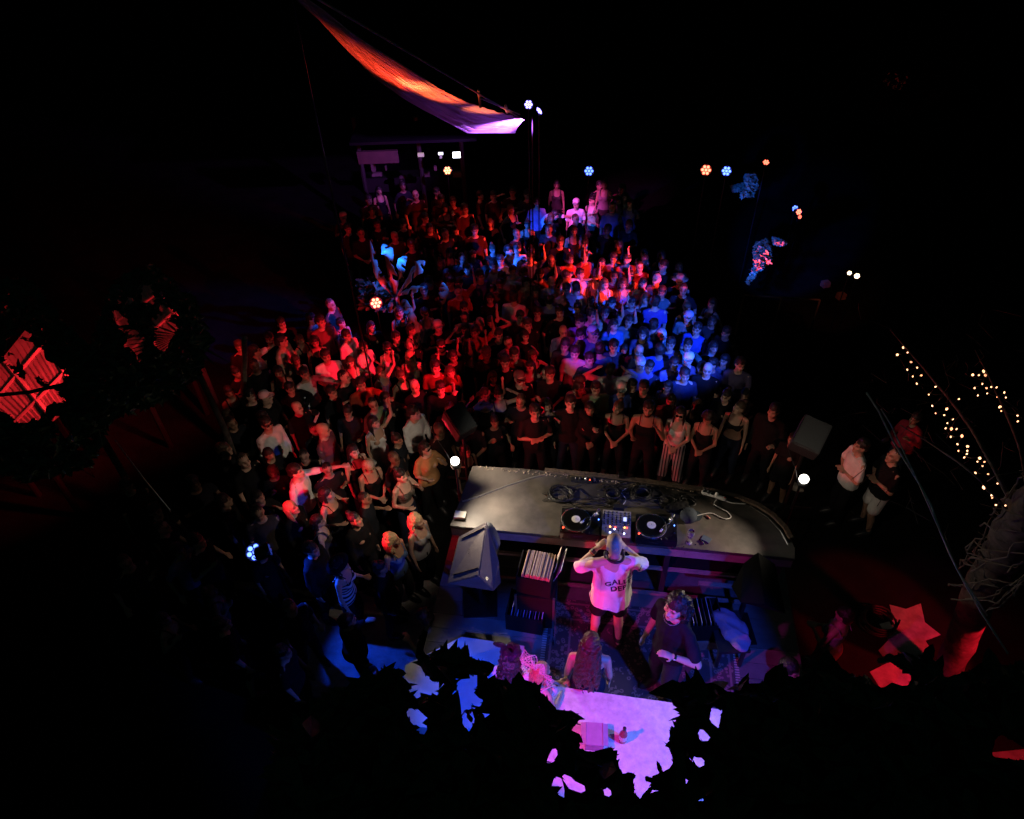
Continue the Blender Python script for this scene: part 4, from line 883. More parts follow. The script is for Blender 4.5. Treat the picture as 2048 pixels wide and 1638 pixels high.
# ------------------------------------------------------------------ bar in the distance
c = at(820,345,1.0); br = empty('bar_hut', (c.x, c.y, 0), 0, 'far bar hut with dark reddish roof board and small lit panels', 'bar'); bl = Vector((c.x, c.y, 0))
wood_r = mat('bar_wood', (.012,.008,.006), .7, var=.3, scale=5)
def rect(u0, v0, u1, v1, z0, th, name, m, parent, bl=bl):
    a = at(u0, v1, z0); s_ = (FPX/((a-CAMP).dot(fw))); wd = (u1-u0)/s_; hh = (v1-v0)/s_/math.cos(R(25)); b = MB(); b.box(a-bl+Vector((wd/2,0,hh/2)), (wd, th, hh)); return b.build(name, m, parent)
rect(718,305,798,327,2.5,.1,'roof_board', mat('bar_dark_wood', (.04,.02,.014), .7, var=.3, scale=5), br); rect(735,352,925,378,.1,.5,'bar_counter', wood_r, br)
for u0, v0, u1, v1, z_, cl in ((744,329,752,342,1.6,.3),(745,346,764,352,1.1,.5),(771,332,774,340,1.6,.2),(843,346,860,353,1.1,.5),(906,345,930,354,1.1,.55),(869,333,874,340,1.6,.5),(800,352,812,356,1.0,.3)):
    rect(u0,v0,u1,v1,z_,.1,'shelf_board', mat('pale_board_%g' % cl, (cl*.3,cl*.2,cl*.16), .7), br)
for u0, v0, u1, v1, cl, es in ((836,307,848,313,(1,.7,.6),.35),(877,306,886,309,(.8,.75,1),4),(880,311,884,316,(.8,.6,.7),.3),(906,306,921,315,(.85,.9,1),6)):
    rect(u0,v0,u1,v1,2.7,.06,'light_panel', mat('panel_%g_%g' % (u0, es), (.1,.1,.1), emit=cl, es=es), br)
for u in (720,840,925): a = at(u,340,1.8); b = MB(); b.tube([(a.x-bl.x, a.y-bl.y+.3, 0), (a.x-bl.x, a.y-bl.y+.3, 3.0)], .06, 8); b.build('post', wood_r, br)
b = MB(); a = at(725,304,3.0); a2 = at(925,304,3.0); b.box(((a.x+a2.x)/2-bl.x, a.y-bl.y+.8, 3.1), (a2.x-a.x+.6, 1.2, .06)); b.build('roof', mat('tarred_roof', (.006,.006,.006), 1, spec=0), br)

# ------------------------------------------------------------------ red tents at the left
plank_w = [mat('pale_plank_%d' % i, c_, .75, var=.2, scale=4) for i, c_ in enumerate([(.55,.50,.48),(.48,.44,.42),(.62,.57,.54)])]
def tent(pxs, zs, n, label):
    Pn = [at(u, v, z) for (u, v), z in zip(pxs, zs)]; c = sum(Pn, Vector())/4; t = empty('slatted_tent', (c.x, c.y, 0), 0, label, 'tent', 'slatted tents on the left'); bl = Vector((c.x, c.y, 0))
    for i in range(n):
        f0, f1 = i/n, (i+.94)/n; a = Pn[0].lerp(Pn[1], f0); b = Pn[0].lerp(Pn[1], f1); d = Pn[3].lerp(Pn[2], f0); e = Pn[3].lerp(Pn[2], f1)
        nn = (b-a).cross(d-a).normalized()*.02; q = MB(); V = [a, b, e, d]; V = [v-bl for v in V]+[v-nn-bl for v in V]
        q.add(V, [(0,1,2,3),(7,6,5,4),(0,4,5,1),(1,5,6,2),(2,6,7,3),(3,7,4,0)]); q.build('roof_board', plank_w[i % 3], t)
    for f in (.0,.5,1): q = MB(); a = Pn[0].lerp(Pn[1], f)-bl; b = Pn[3].lerp(Pn[2], f)-bl; q.tube([a+Vector((0,0,.03)), b+Vector((0,0,.03))], .035, 6); q.build('rafter', plank_w[2], t)
    for f in (.3,.7): q = MB(); a = Pn[0].lerp(Pn[3], f)-bl; b = Pn[1].lerp(Pn[2], f)-bl; q.tube([a+Vector((0,0,.04)), b+Vector((0,0,.04))], .025, 6); q.build('rafter', plank_w[2], t)
    for i in range(4): q = MB(); a = Pn[i]-bl; q.tube([(a.x, a.y, 0), a], .05, 8); q.build('post', black_plastic, t)
    return t
tent([(-60,800),(70,640),(160,800),(60,880)], [2.2,3.0,2.6,1.8], 16, 'slatted tent roof glowing red at the far left behind leaves')
tent([(222,600),(300,560),(372,660),(275,760)], [2.0,3.0,2.8,1.6], 12, 'smaller red-lit slatted tent seen in slivers behind palm fronds')

# ------------------------------------------------------------------ trees, leaves
bark = mat('bark', (.075,.06,.05), .9, var=.7, scale=7, bump=1, bscale=9); leafm = mat('dark_leaf', (.045,.07,.03), .55, var=.4, scale=30)
twigm = mat('twig_bark', (.07,.06,.05), .85, var=.3, scale=20)
def inpoly(u, v, P_):
    c_ = False; n = len(P_); j = n-1
    for i in range(n):
        if ((P_[i][1] > v) != (P_[j][1] > v)) and (u < (P_[j][0]-P_[i][0])*(v-P_[i][1])/(P_[j][1]-P_[i][1])+P_[i][0]): c_ = not c_
        j = i
    return c_
LEAF = [(0,0,0),(.15,.18,.03),(.25,.42,.03),(.13,.75,.0),(0,1.08,-.06),(-.13,.75,.0),(-.25,.42,.03),(-.15,.18,.03),(0,.45,-.03)]
LF = [(0,1,8),(1,2,8),(2,3,8),(3,4,8),(4,5,8),(5,6,8),(6,7,8),(7,0,8)]
def crown(region, gaps, n, zr, ls, seed, name='crown', parent=None, m=leafm):
    """a crown of leaves; leaves stay out of the openings seen in the photograph"""
    rg = random.Random(seed); us = [p[0] for p in region]; vs_ = [p[1] for p in region]; V = []; F = []; k = 0; tries = 0
    gb = [(min(p[0] for p in g_)-2, max(p[0] for p in g_)+2, min(p[1] for p in g_)-2, max(p[1] for p in g_)+2, g_) for g_ in gaps]
    bl = parent.location if parent is not None else Vector()
    while k < n and tries < n*6:
        tries += 1; u = rg.uniform(min(us), max(us)); v = rg.uniform(min(vs_), max(vs_))
        if not inpoly(u, v, region): continue
        p = at(u, v, rg.uniform(*zr)); s_ = ls*rg.uniform(.55, 1.3); mt = Euler((rg.gauss(0,.55), rg.gauss(0,.55), rg.uniform(0,6.28))).to_matrix()
        pts = [p+mt @ Vector((x*s_, (y-.5)*s_, z*s_)) for x, y, z in LEAF]; ok = True
        prj = [pr(q) for q in pts]; prj += [((prj[i_][0]+prj[(i_+1) % 8][0])/2, (prj[i_][1]+prj[(i_+1) % 8][1])/2) for i_ in range(8)]+[((prj[i_][0]+prj[8][0])/2, (prj[i_][1]+prj[8][1])/2) for i_ in range(8)]
        for a, b in prj:
            for g_ in gb:
                if g_[0] < a < g_[1] and g_[2] < b < g_[3] and inpoly(a, b, g_[4]): ok = False; break
            if not ok: break
        if not ok: continue
        i0 = len(V); V += [q-bl for q in pts]; F += [tuple(i+i0 for i in f) for f in LF]; k += 1
    me = bpy.data.meshes.new(name); me.from_pydata([tuple(v) for v in V], [], F); me.materials.append(m); o = bpy.data.objects.new(name, me); link(o, parent); return tag(o, kind='stuff')
def limb_tree(base, label, limbs, m=bark, group=None, r=.16):
    t = empty('tree', base, 0, label, 'tree', group)
    for i, (pts, r0_, r1_) in enumerate(limbs):
        pts = [Vector(p)-Vector(base) for p in pts]; out = []
        for j in range(len(pts)-1):
            a = pts[max(j-1,0)]; b = pts[j]; c = pts[j+1]; d = pts[min(j+2, len(pts)-1)]
            for q in range(6): tt = q/6; out.append(.5*((2*b)+(c-a)*tt+(2*a-5*b+4*c-d)*tt*tt+(3*b-a-3*c+d)*tt**3)+Vector((math.sin(j*3+q),math.cos(j*2+q*1.3),0))*r0_*.12)
        out.append(pts[-1]); mb = MB(); mb.tube(out, r0_, 12 if r0_ > .05 else 6, r2=r1_); mb.build('trunk' if i == 0 else 'branch', m, t, smooth=True)
    return t
bottom = [(560,1500),(650,1420),(740,1365),(830,1325),(900,1305),(925,1330),(968,1335),(982,1385),(1010,1396),(1050,1380),(1085,1392),(1110,1408),(1150,1412),(1182,1438),(1210,1490),(1250,1505),(1265,1545),(1305,1540),(1322,1500),(1300,1490),(1333,1462),(1330,1425),(1350,1398),(1395,1368),(1420,1390),(1450,1410),(1520,1392),(1600,1372),(1700,1345),(1760,1310),(1850,1330),(2080,1380),(2080,1670),(560,1670)]
def shift(P_, s_, ox, oy): return [(ox+x/s_, oy+y/s_) for x, y in P_]
G3 = lambda P_: shift(P_, 3.413, 900, 1180); G5 = lambda P_: shift(P_, 6.827, 760, 1340); G7 = lambda P_: shift(P_, 2.924, 1560, 1000)
gaps = [G3([(690,660),(1520,770),(1490,860),(1480,930),(1500,985),(1460,1010),(1425,1060),(1470,1070),(1500,1110),(1515,1200),(1490,1220),(1480,1170),(1465,1120),(1430,1110),(1400,1170),(1385,1225),(1290,1235),(1210,1240),(1160,1200),(1190,1130),(1140,1075),(1085,1060),(1000,1085),(950,1095),(900,1080),(940,1000),(920,975),(815,955),(870,935),(950,905),(910,850),(860,810),(820,795),(745,830),(700,760)]),
 G3([(690,1100),(720,1065),(725,1105),(700,1115)]), G3([(830,1040),(858,1050),(855,1062),(838,1058)]), G3([(812,1080),(835,1075),(835,1092),(815,1092)]), G3([(735,1118),(765,1120),(755,1130)]),
 G3([(1050,1370),(1090,1352),(1100,1410),(1060,1405)]), G3([(1280,1325),(1365,1325),(1290,1430),(1275,1380)]), G3([(1205,1450),(1240,1440),(1235,1460),(1208,1462)]), G3([(1505,1425),(1535,1432),(1550,1490),(1530,1490)]), G3([(1640,1380),(1660,1410),(1650,1435)]), G3([(1840,1270),(1870,1265),(1862,1295)]), G3([(1785,810),(1855,812),(1838,820),(1835,935),(1808,930)]), G3([(1465,1240),(1478,1240),(1475,1275),(1463,1270)]),
 G5([(485,238),(540,190),(680,145),(715,175),(735,235),(790,200),(835,160),(845,175),(820,235),(770,250),(735,295),(700,240),(590,310)]), G5([(1105,140),(1210,130),(1272,165),(1195,200),(1110,180)]), G5([(1090,195),(1220,235),(1290,350),(1330,430),(1370,490),(1340,500),(1270,410),(1200,370),(1190,330),(1115,385)]), G5([(1015,50),(1130,90),(1100,115)]), G5([(335,620),(380,565),(470,545),(485,565),(400,620)]), G5([(430,650),(465,595),(465,620)]), G5([(450,710),(475,640),(500,690),(535,695)]), G5([(435,765),(540,770),(520,815)]), G5([(540,830),(600,780),(695,755),(690,775),(625,830),(615,862),(570,858)]), G5([(1030,390),(1060,375),(1075,415),(1045,420)]),
 G7([(360,980),(440,975),(480,880),(520,850),(600,690),(680,690),(780,570),(868,615),(820,860),(660,875),(560,925),(500,980),(640,970),(690,985),(700,1010),(765,1040),(720,1090),(660,1045),(600,1095),(510,1020),(430,1005)]), G7([(372,1215),(408,1210),(408,1250),(380,1245)]), G7([(372,1328),(430,1305),(458,1335),(435,1358)]), G7([(665,1372),(740,1366),(738,1374),(668,1378)]), G7([(778,1378),(825,1380),(800,1388)]), G7([(1262,1400),(1300,1375),(1350,1415),(1427,1450),(1427,1515),(1340,1500),(1245,1500),(1255,1435)]), G7([(212,1550),(238,1552),(235,1590),(215,1588)]), G7([(950,1040),(990,965),(1060,940),(1080,880),(1135,900),(1135,950),(1090,990),(1010,1020)]), G7([(470,1195),(484,1195),(480,1225)])]
_rg = random.Random(31)
for _i in range(34):
    _u, _v = (_rg.uniform(815,1000), _rg.uniform(1335,1470)) if _i < 15 else ((_rg.uniform(1090,1240), _rg.uniform(1450,1610)) if _i < 24 else (_rg.uniform(1300,1440), _rg.uniform(1420,1620))); _s = _rg.uniform(5,12); _a = _rg.uniform(0,6)
    gaps.append([(_u+math.cos(_a+_k*1.57)*_s*(1.7 if _k % 2 else .6), _v+math.sin(_a+_k*1.57)*_s*(1.7 if _k % 2 else .6)) for _k in range(4)])
tb1 = (0.9, .2, 0)
t = limb_tree(tb1, 'big dark broad-leaved tree rising in front of the counter', [([(.9,.2,0),(.95,.25,2.5),(.8,.35,4.2),(.6,.7,5.6)],.16,.06), ([(.9,.3,3.6),(1.7,.8,4.8),(2.6,1.1,5.4)],.07,.02), ([(.85,.35,3.9),(-.1,.8,4.9),(-1.0,1.1,5.5)],.07,.02), ([(2.0,.95,5.0),(3.2,1.2,5.4),(4.0,1.4,5.6)],.04,.015)])
t.location = tb1; crown(bottom, gaps, 12000, (4.9,6.2), .15, 3, parent=t); crown([(540,1480),(700,1400),(820,1350),(930,1310),(990,1370),(1100,1385),(1200,1430),(1250,1500),(1330,1440),(1350,1380),(1420,1360),(1520,1375),(1700,1325),(1780,1290),(1900,1320),(2070,1340),(2070,1600),(560,1600)], gaps, 620, (5.0,6.0), .20, 13, name='outer_leaves', parent=t)
# dark trees over the left and right edges
lreg = [(-20,560),(60,560),(120,640),(180,700),(230,560),(300,530),(390,600),(420,680),(390,760),(330,800),(220,840),(180,930),(60,960),(-20,930)]
G8 = lambda P_: shift(P_, 3.722, 0, 520)
lg = [G8(p) for p in ([(0,780),(60,800),(120,880),(230,900),(225,870),(190,830),(330,720),(340,745),(430,810),(480,880),(455,925),(390,935),(330,860),(220,850),(320,960),(400,1040),(320,1110),(290,1190),(210,1110),(225,1190),(130,1195),(80,1130),(0,1125)], [(85,565),(230,620),(290,660),(330,720),(200,830),(150,740),(60,650),(50,620)], [(20,675),(100,765),(75,770)], [(110,515),(200,535),(232,570),(180,572)], [(848,365),(880,395),(940,450),(890,490),(868,470)], [(1075,185),(1110,205),(1135,270),(1130,320),(1095,300),(1055,300),(1060,250)], [(968,540),(1000,518),(1030,550)], [(945,590),(1050,590),(1068,635),(1025,705),(975,650)], [(955,280),(980,310),(975,338)], [(1190,340),(1215,340),(1285,425),(1250,410),(1195,375)], [(1145,450),(1250,470),(1318,515),(1180,502)], [(1150,530),(1310,530),(1150,540)], [(1165,572),(1305,550),(1180,578)], [(1150,605),(1260,582),(1240,650),(1200,672)], [(1215,655),(1278,622),(1250,645)], [(1230,685),(1255,665),(1240,690)], [(1275,720),(1305,690),(1295,715)], [(1160,405),(1230,435),(1180,425)], [(1010,705),(1055,770),(1020,730)], [(395,1155),(470,1230),(510,1270),(490,1325),(450,1270)], [(345,960),(390,975),(470,1070),(420,1050)], [(370,1310),(425,1360),(390,1345)], [(555,1390),(620,1400),(700,1310),(670,1350),(600,1420)])]
p0 = at(200,900,0); t = limb_tree((p0.x-.6, p0.y-.5, 0), 'dark leafy tree hiding parts of the red tents at left', [([(p0.x-.6,p0.y-.5,0),(p0.x-.7,p0.y-.6,2),(p0.x-.3,p0.y-.9,4)],.13,.05), ([(p0.x-.6,p0.y-.7,2.4),(p0.x-1.4,p0.y-.9,3.6)],.05,.02), ([(p0.x-.6,p0.y-.7,2.2),(p0.x+.3,p0.y-.3,3.6)],.05,.02)])
crown(lreg, lg, 6500, (4.1,5.0), .12, 5, parent=t)
# fan palm between the tents
pb = at(360,665,3.6); t = empty('palm', (pb.x, pb.y, 0), 0, 'fan palm fronds in silhouette before the smaller red tent', 'palm')
q = MB(); q.tube([(0,0,0),(.05,.02,1.8),(0,0,3.5)], .05, 10, r2=.04); q.build('trunk', bark, t, smooth=True)
fan = MB()
for i in range(20):
    a = math.pi*.62+i*.062*math.pi; L = .95; dv = Vector((math.cos(a), math.sin(a)*.8, -.18)); s_ = Vector((-dv.y, dv.x, 0))*.022; o_ = Vector((0,0,3.55)); fan.add([o_, o_+dv*L*.5+s_, o_+dv*L, o_+dv*L*.5-s_], [(0,1,2,3)])
fan.build('frond', leafm, t)
# bare twisted trunk at the right edge, with twigs
Z = at
tr = [Z(1895,1345,.3), Z(1925,1270,1.4), Z(1965,1180,2.6), Z(2005,1110,3.5), Z(2045,1050,4.2), Z(2110,985,4.9)]
t = limb_tree((tr[0].x, tr[0].y, 0), 'gnarled leaning tree trunk lit pale at the right edge', [([Vector((tr[0].x-.05, tr[0].y, -.05))]+tr, .15, .19),
  ([Z(2045,1050,4.2), Z(1990,940,4.6), Z(1930,840,4.6), Z(1850,740,4.4), Z(1780,660,4.2)], .022, .006), ([Z(2060,1040,4.3), Z(2040,900,4.5), Z(1990,780,4.3), Z(1950,700,4.2)], .018, .005), ([Z(2045,1055,4.2), Z(1960,960,4.8), Z(1880,900,4.6), Z(1800,850,4.6)], .015, .005)])
vn = MB(); rg = random.Random(11)
for i in range(34):
    f = rg.uniform(.45,.98); j = f*(len(tr)-1); k = int(j); c_ = tr[k].lerp(tr[min(k+1, len(tr)-1)], j-k)-t.location; pts = []
    a0 = rg.uniform(0,6); 
    for q in range(9): a = a0+q*rg.uniform(.1,.42); pts.append(c_+Vector((math.cos(a)*.21*(1+.35*rg.random()), math.sin(a)*.21*(1+.3*rg.random()), (q-4)*.10+.07*rg.random())))
    if i % 3 == 0: pts += [pts[-1]+Vector((rg.uniform(-.3,.1), rg.uniform(-.3,.1), rg.uniform(-.3,.2))), pts[-1]+Vector((rg.uniform(-.5,.1), rg.uniform(-.4,.1), rg.uniform(-.5,.1)))]
    vn.tube(pts, .009, 5, r2=.004)
tag(vn.build('vine', mat('pale_vine', (.13,.105,.085), .8), t, smooth=True), kind='stuff')
tw = MB()
for i in range(90):
    u, v = rg.uniform(1560,2060), rg.uniform(630,1080)
    if u < 1700: continue
    p = Z(u, v, rg.uniform(3.9,4.9))-t.location; d = Vector((rg.gauss(0,1), rg.gauss(0,1), rg.gauss(0,.5))).normalized(); L = rg.uniform(.1,.42); n2 = Vector((rg.gauss(0,1), rg.gauss(0,1), 0))*.06
    tw.tube([p, p+d*L*.5+n2, p+d*L], .003, 4, r2=.0015)
tag(tw.build('twigs', twigm, t), kind='stuff')
# string lights
BL = [(915,271),(995,254),(962,215),(1022,328),(993,388),(1070,372),(1036,441),(1101,432),(1067,497),(1213,521),(1161,582),(1294,580),(1188,670),(1395,617),(1300,694),(1214,728),(1281,742),(1347,775),(1306,805),(1337,850),(1377,850),(1292,845),(1332,912),(1419,906),(1385,969),(1463,986),(1461,1020),(1392,1021),(1457,1045),(1437,1072),(1558,1078),(1595,1107),(1540,1105),(1578,1139),(1525,1193),(1623,1202),(1696,1275),(1590,1307),(1650,1368),(1655,1387),(1765,1381),(1684,1443),(1756,1447),(1797,1530),(1785,1565),(1880,1532)]
BL2 = [(1504,428),(1551,431),(1588,401),(1602,431),(1578,498),(1518,531),(1543,589),(1611,531),(1648,523),(1689,526),(1616,573),(1695,600),(1750,566),(1762,605),(1716,678),(1726,710),(1852,746),(1855,791)]
bu = MB(); bu.lathe((0,0,0), [(.006,.02),(.013,.008),(.0135,-.004),(.005,-.018)], 10); bum = bu.mesh('bulb', True)
bulb_b = mat('bulb_bright', (.3,.2,.1), emit=(1,.50,.24), es=3.6); bulb_d = mat('bulb_dim', (.3,.2,.1), emit=(1,.38,.18), es=3)
big = {0,3,7,14,19,23,25,30,37,43,2}
for nm, lst, lab in (('a', BL, 'long string of warm bulbs wound down the right tree'), ('b', BL2, 'short string of warm bulbs in the top right branches')):
    P_ = [Z(1560+x/3.9, 640+y/3.9, 4.35+.25*math.sin(i*1.7)) for i, (x, y) in enumerate(lst)]; t2 = empty('string_lights', P_[0], 0, lab, 'string lights', 'strings of bulbs'); bl = P_[0].copy()
    wr = MB(); wp = []
    for i in range(len(P_)-1):
        for q in range(4): f = q/4; wp.append(P_[i].lerp(P_[i+1], f)-bl+Vector((0,0,.02-.10*f*(1-f))))
    wr.tube(wp+[P_[-1]-bl+Vector((0,0,.02))], .0025, 4); wr.build('wire', cab, t2)
    for i, p in enumerate(P_): o = inst('bulb', bum, bulb_b if i % 4 != 3 else bulb_d, t2, p-bl, (R(rnd.uniform(-40,40)), R(rnd.uniform(-40,40)), 0)); k_ = (.85 if i in big else .5)*(.9 if i % 4 == 3 else 1); o.scale = (k_,)*3
def overhead(pts, r, label, m, group='overhead lines at right'):
    P_ = [Z(*p) for p in pts]; mb = MB(); mb.tube(P_, r, 6); return tag(mb.build('overhead_cable', m, smooth=True), label, 'cable', group)
overhead([(1733,785,5.9),(1757,822,5.85),(1785,880,5.75),(1812,925,5.7),(1840,970,5.65),(1862,1010,5.6),(1880,1062,5.55),(1900,1110,5.5),(1930,1168,5.45),(1965,1228,5.4),(2016,1308,5.35)], .006, 'pale overhead cable running down across the right side, longest of its bundle', wcab)
overhead([(1762,818,5.9),(1782,850,5.8),(1792,872,5.8),(1808,905,5.8),(1830,950,5.7),(1846,985,5.7),(1870,1040,5.65),(1888,1080,5.6),(1915,1140,5.55),(1948,1190,5.5),(1975,1232,5.45)], .0045, 'thinner pale overhead cable beside the longest one', wcab)
overhead([(-20,792,4.3),(60,784,4.3),(122,770,4.3),(200,740,4.3)], .02, 'dark cable crossing before the red tent at far left', black_plastic)
overhead([(230,880,3.6),(290,960,3.6),(340,1020,3.5)], .006, 'thin reddish cable sloping down in the left darkness', wcab)
# banana plant
bp_ = at(800,640,.2); t = empty('banana_plant', (bp_.x, bp_.y, 0), 0, 'banana plant with torn leaves lit blue at the back left of the crowd', 'plant'); bl = t.location.copy()
ban = mat('banana_leaf', (.22,.32,.18), .45, var=.25, scale=6)
def bleaf(pts, wd, name='leaf'):
    P_ = [at(*p)-bl for p in pts]; n = 14; V = []; F = []
    for i in range(n+1):
        f = i/n; c_ = lerpv(P_, f); d = lerpv(P_, min(1, f+.05))-lerpv(P_, max(0, f-.05)); s_ = d.cross(Vector((0,-.6,.8))).normalized(); w_ = wd*math.sin(math.pi*min(1, max(.03, f*.97+.02)))**.7
        V += [c_+s_*w_*(.8+.4*rnd.random())+Vector((0,0,-.06*w_)), c_+Vector((0,0,.05*w_)), c_-s_*w_*(.8+.4*rnd.random())+Vector((0,0,-.06*w_))]
    for i in range(n):
        if i % 4 != 3 : F.append((i*3, i*3+1, i*3+4, i*3+3))
        F.append((i*3+1, i*3+2, i*3+5, i*3+4))
    mb = MB(); mb.add(V, F); o = mb.build(name, ban, t, smooth=True); md = o.modifiers.new('s', 'SOLIDIFY'); md.thickness = .006
def lerpv(L, t_):
    f = t_*(len(L)-1); i = min(int(f), len(L)-2); return L[i].lerp(L[i+1], f-i)
for pts, wd in (([(790,590,1.2),(783,540,2.0),(775,505,2.6),(765,488,2.7)],.13), ([(792,590,1.2),(800,545,2.2),(805,520,2.5),(812,512,2.5)],.09), ([(795,590,1.3),(815,560,2.1),(835,535,2.6),(850,522,2.7)],.14), ([(795,590,1.2),(820,580,1.8),(850,575,2.0)],.08), ([(790,600,1.0),(770,570,1.7),(752,540,2.2),(740,480,2.9)],.07), ([(812,600,1.5),(822,630,1.5),(832,660,1.4),(838,690,1.2)],.08), ([(885,565,2.2),(888,580,2.0),(886,610,1.8)],.09), ([(780,600,1.0),(760,575,1.2),(745,565,1.4)],.10)): bleaf(pts, wd)
q = MB(); a = at(795,600,1.2)-bl; q.tube([(0,0,0),(a.x,a.y,1.25)], .07, 10, r2=.04); q.build('stem', ban, t, smooth=True)
crown([(715,560),(760,545),(800,580),(790,625),(720,620)], [], 500, (.4,1.3), .16, 21, name='shrub', m=leafm)
sh = [o for o in bpy.data.objects if o.name.startswith('shrub')][-1]; del sh['kind']; tag(sh, 'leafy shrub around the red ground lamp beside the banana plant', 'shrub')
# blue-lit bushes on the right
for poly_, zr, ls, lab in (([(1490,350),(1512,346),(1518,370),(1505,392),(1480,395),(1490,375)], (1.8,2.8), .10, 'small upper bush lit blue at far right'), ([(1462,372),(1488,366),(1490,380),(1466,384)], (1.8,2.4), .09, 'little bush lit dull red left of the upper blue bush'),
   ([(1512,485),(1535,475),(1545,505),(1540,525),(1515,545),(1498,570),(1492,565),(1508,530),(1506,500)], (1.6,2.8), .08, 'tall ragged bush lit blue at right, lower one'), ([(1545,475),(1560,478),(1575,485),(1560,492),(1548,488)], (2.2,3.0), .07, 'small tuft of blue-lit leaves right of the ragged bush')):
    o = crown(poly_, [], 700, zr, ls, int(poly_[0][0]), name='bush', m=mat('bush_leaf', (.12,.14,.08), .6, var=.3, scale=30)); del o['kind']; tag(o, lab, 'bush')
for poly_, ls, lab in (([(1765,160),(1778,140),(1800,150),(1822,143),(1812,170),(1790,185),(1770,178)], .08, 'tiny leaf cluster faintly lit red high at the upper right'),):
    o = crown(poly_, [], 60, (2.2,3.0), ls, 77, name='bush', m=mat('bush_leaf', (.12,.14,.08), .6, var=.3, scale=30)); del o['kind']; tag(o, lab, 'bush'); spot('bush_beam', at(1740,200,5.0), at(1793,160,2.6), RED, 500, 12, .6)
for (u, v, w_, h_, lab) in ((1651,568,.20,.12,'upper dull red crate in the darkness at right'), (1682,592,.20,.13,'lower dull red crate in the darkness at right')):
    p_ = at(u, v, .07); b = MB(); b.box((0,0,.07), (.18,.15,.14)); o = b.build('crate', mat('dull_red_crate', (.30,.12,.08), .8, var=.3), None, (p_.x, p_.y, 0), (0,0,R(12)), bevel=.01); tag(o, lab, 'crate', 'crates in the darkness at right')
    for k_ in (.04,.10): s_ = MB(); s_.box((0,-.078,k_), (.17,.008,.025)); s_.build('slat', MATS['dull_red_crate'], o)
spot('crate_beam', at(1705,552,2.3), at(1665,582,.8), (1,.25,.12), 40, 40, .6)
p_, q_ = at(1488,590,1.0), at(1640,600,1.0); mb = MB(); mb.tube([p_, q_], .02, 6)
for f_ in (0,.5,1): c_ = p_.lerp(q_, f_); mb.tube([Vector((c_.x,c_.y,0)), c_], .02, 6)
tag(mb.build('handrail', mat('rust_rail', (.06,.03,.02), .9)), 'low thin handrail faintly lit at right beyond the crowd', 'handrail')
# tree stem standing left of the crowd
p0_ = at(485,852,0); p1 = at(487,795,.9); p2 = at(490,676,3.0)
limb_tree((p0_.x, p0_.y, 0), 'slim pale tree stem standing left of the red-lit crowd', [([p0_,p1,p1.lerp(p2,.5),p2],.055,.04)], m=mat('pale_bark', (.30,.26,.20), .85, var=.4, scale=14, bump=.6, bscale=30))
# hose coil on the red floor
hc = at(1752,1252,0); pts = [hc+Vector((math.cos(i*.35)*.22*(1+.1*math.sin(i*.9)), math.sin(i*.35)*.20, .02+.003*i)) for i in range(72)]
mb = MB(); mb.tube(pts, .014, 6); tag(mb.build('hose', cab, smooth=True), 'coiled black hose lying on the red-lit ground at right', 'hose')

# ------------------------------------------------------------------ people: close ones
def head_at(u, v, P, base=0, face=0):
    """where the feet go so that the head shows at pixel (u, v)"""
    p = at(u, v, base+P.headc.z); h = Matrix.Rotation(R(face), 3, 'Z') @ Vector((P.headc.x, P.headc.y, 0)); return Vector((p.x-h.x, p.y-h.y, base))
W_ = (.78,.76,.74)
# the DJ
Pd = Pose('m', 1.80, L='dj', Rr=((.42,-.30,-.55),(-.66,-.30,.58)), lean=3, pitch=20, yaw=6)
dj = person(Pd, head_at(1229,1092,Pd,1.615,180), 180, 'bald DJ in oversized white lettered t-shirt holding headphones, at the mixer', skin=0, hair='bald', shirt=None, legs='shorts', lc=(.015,.015,.02), vox=.0085, seed=3)
def dj_shirt():
    P = Pd; k = P.k; mb = MB(); rr = [(-.09,.235,.17,.20),(-.03,.235,.17,.195),(.10,.215,.155,.165),(.25,.205,.15,.145),(.36,.205,.155,.14),(.44,.19,.12,.125),(.50,.13,.085,.09),(.525,.09,.07,.078)]
    add_torso(mb, P, [(Vector((0,0,z)), a, b, c) for z, a, b, c in rr], 28)
    for sd in (1, -1): s_, e = P.sh[sd], P.el[sd]; mb.cap(P.T((sd*.06,.005,.485)), s_, .070, .070); mb.cap(s_, s_.lerp(e, .80)+Vector((0,0,-.015)), .070, .086)
    return remesh(mb, .0085, 4, wrinkle=.028, seed=12, freq=10)
dsm = dj_shirt(); shirt_o = inst('shirt', dsm, cloth((.80,.78,.78)), dj)
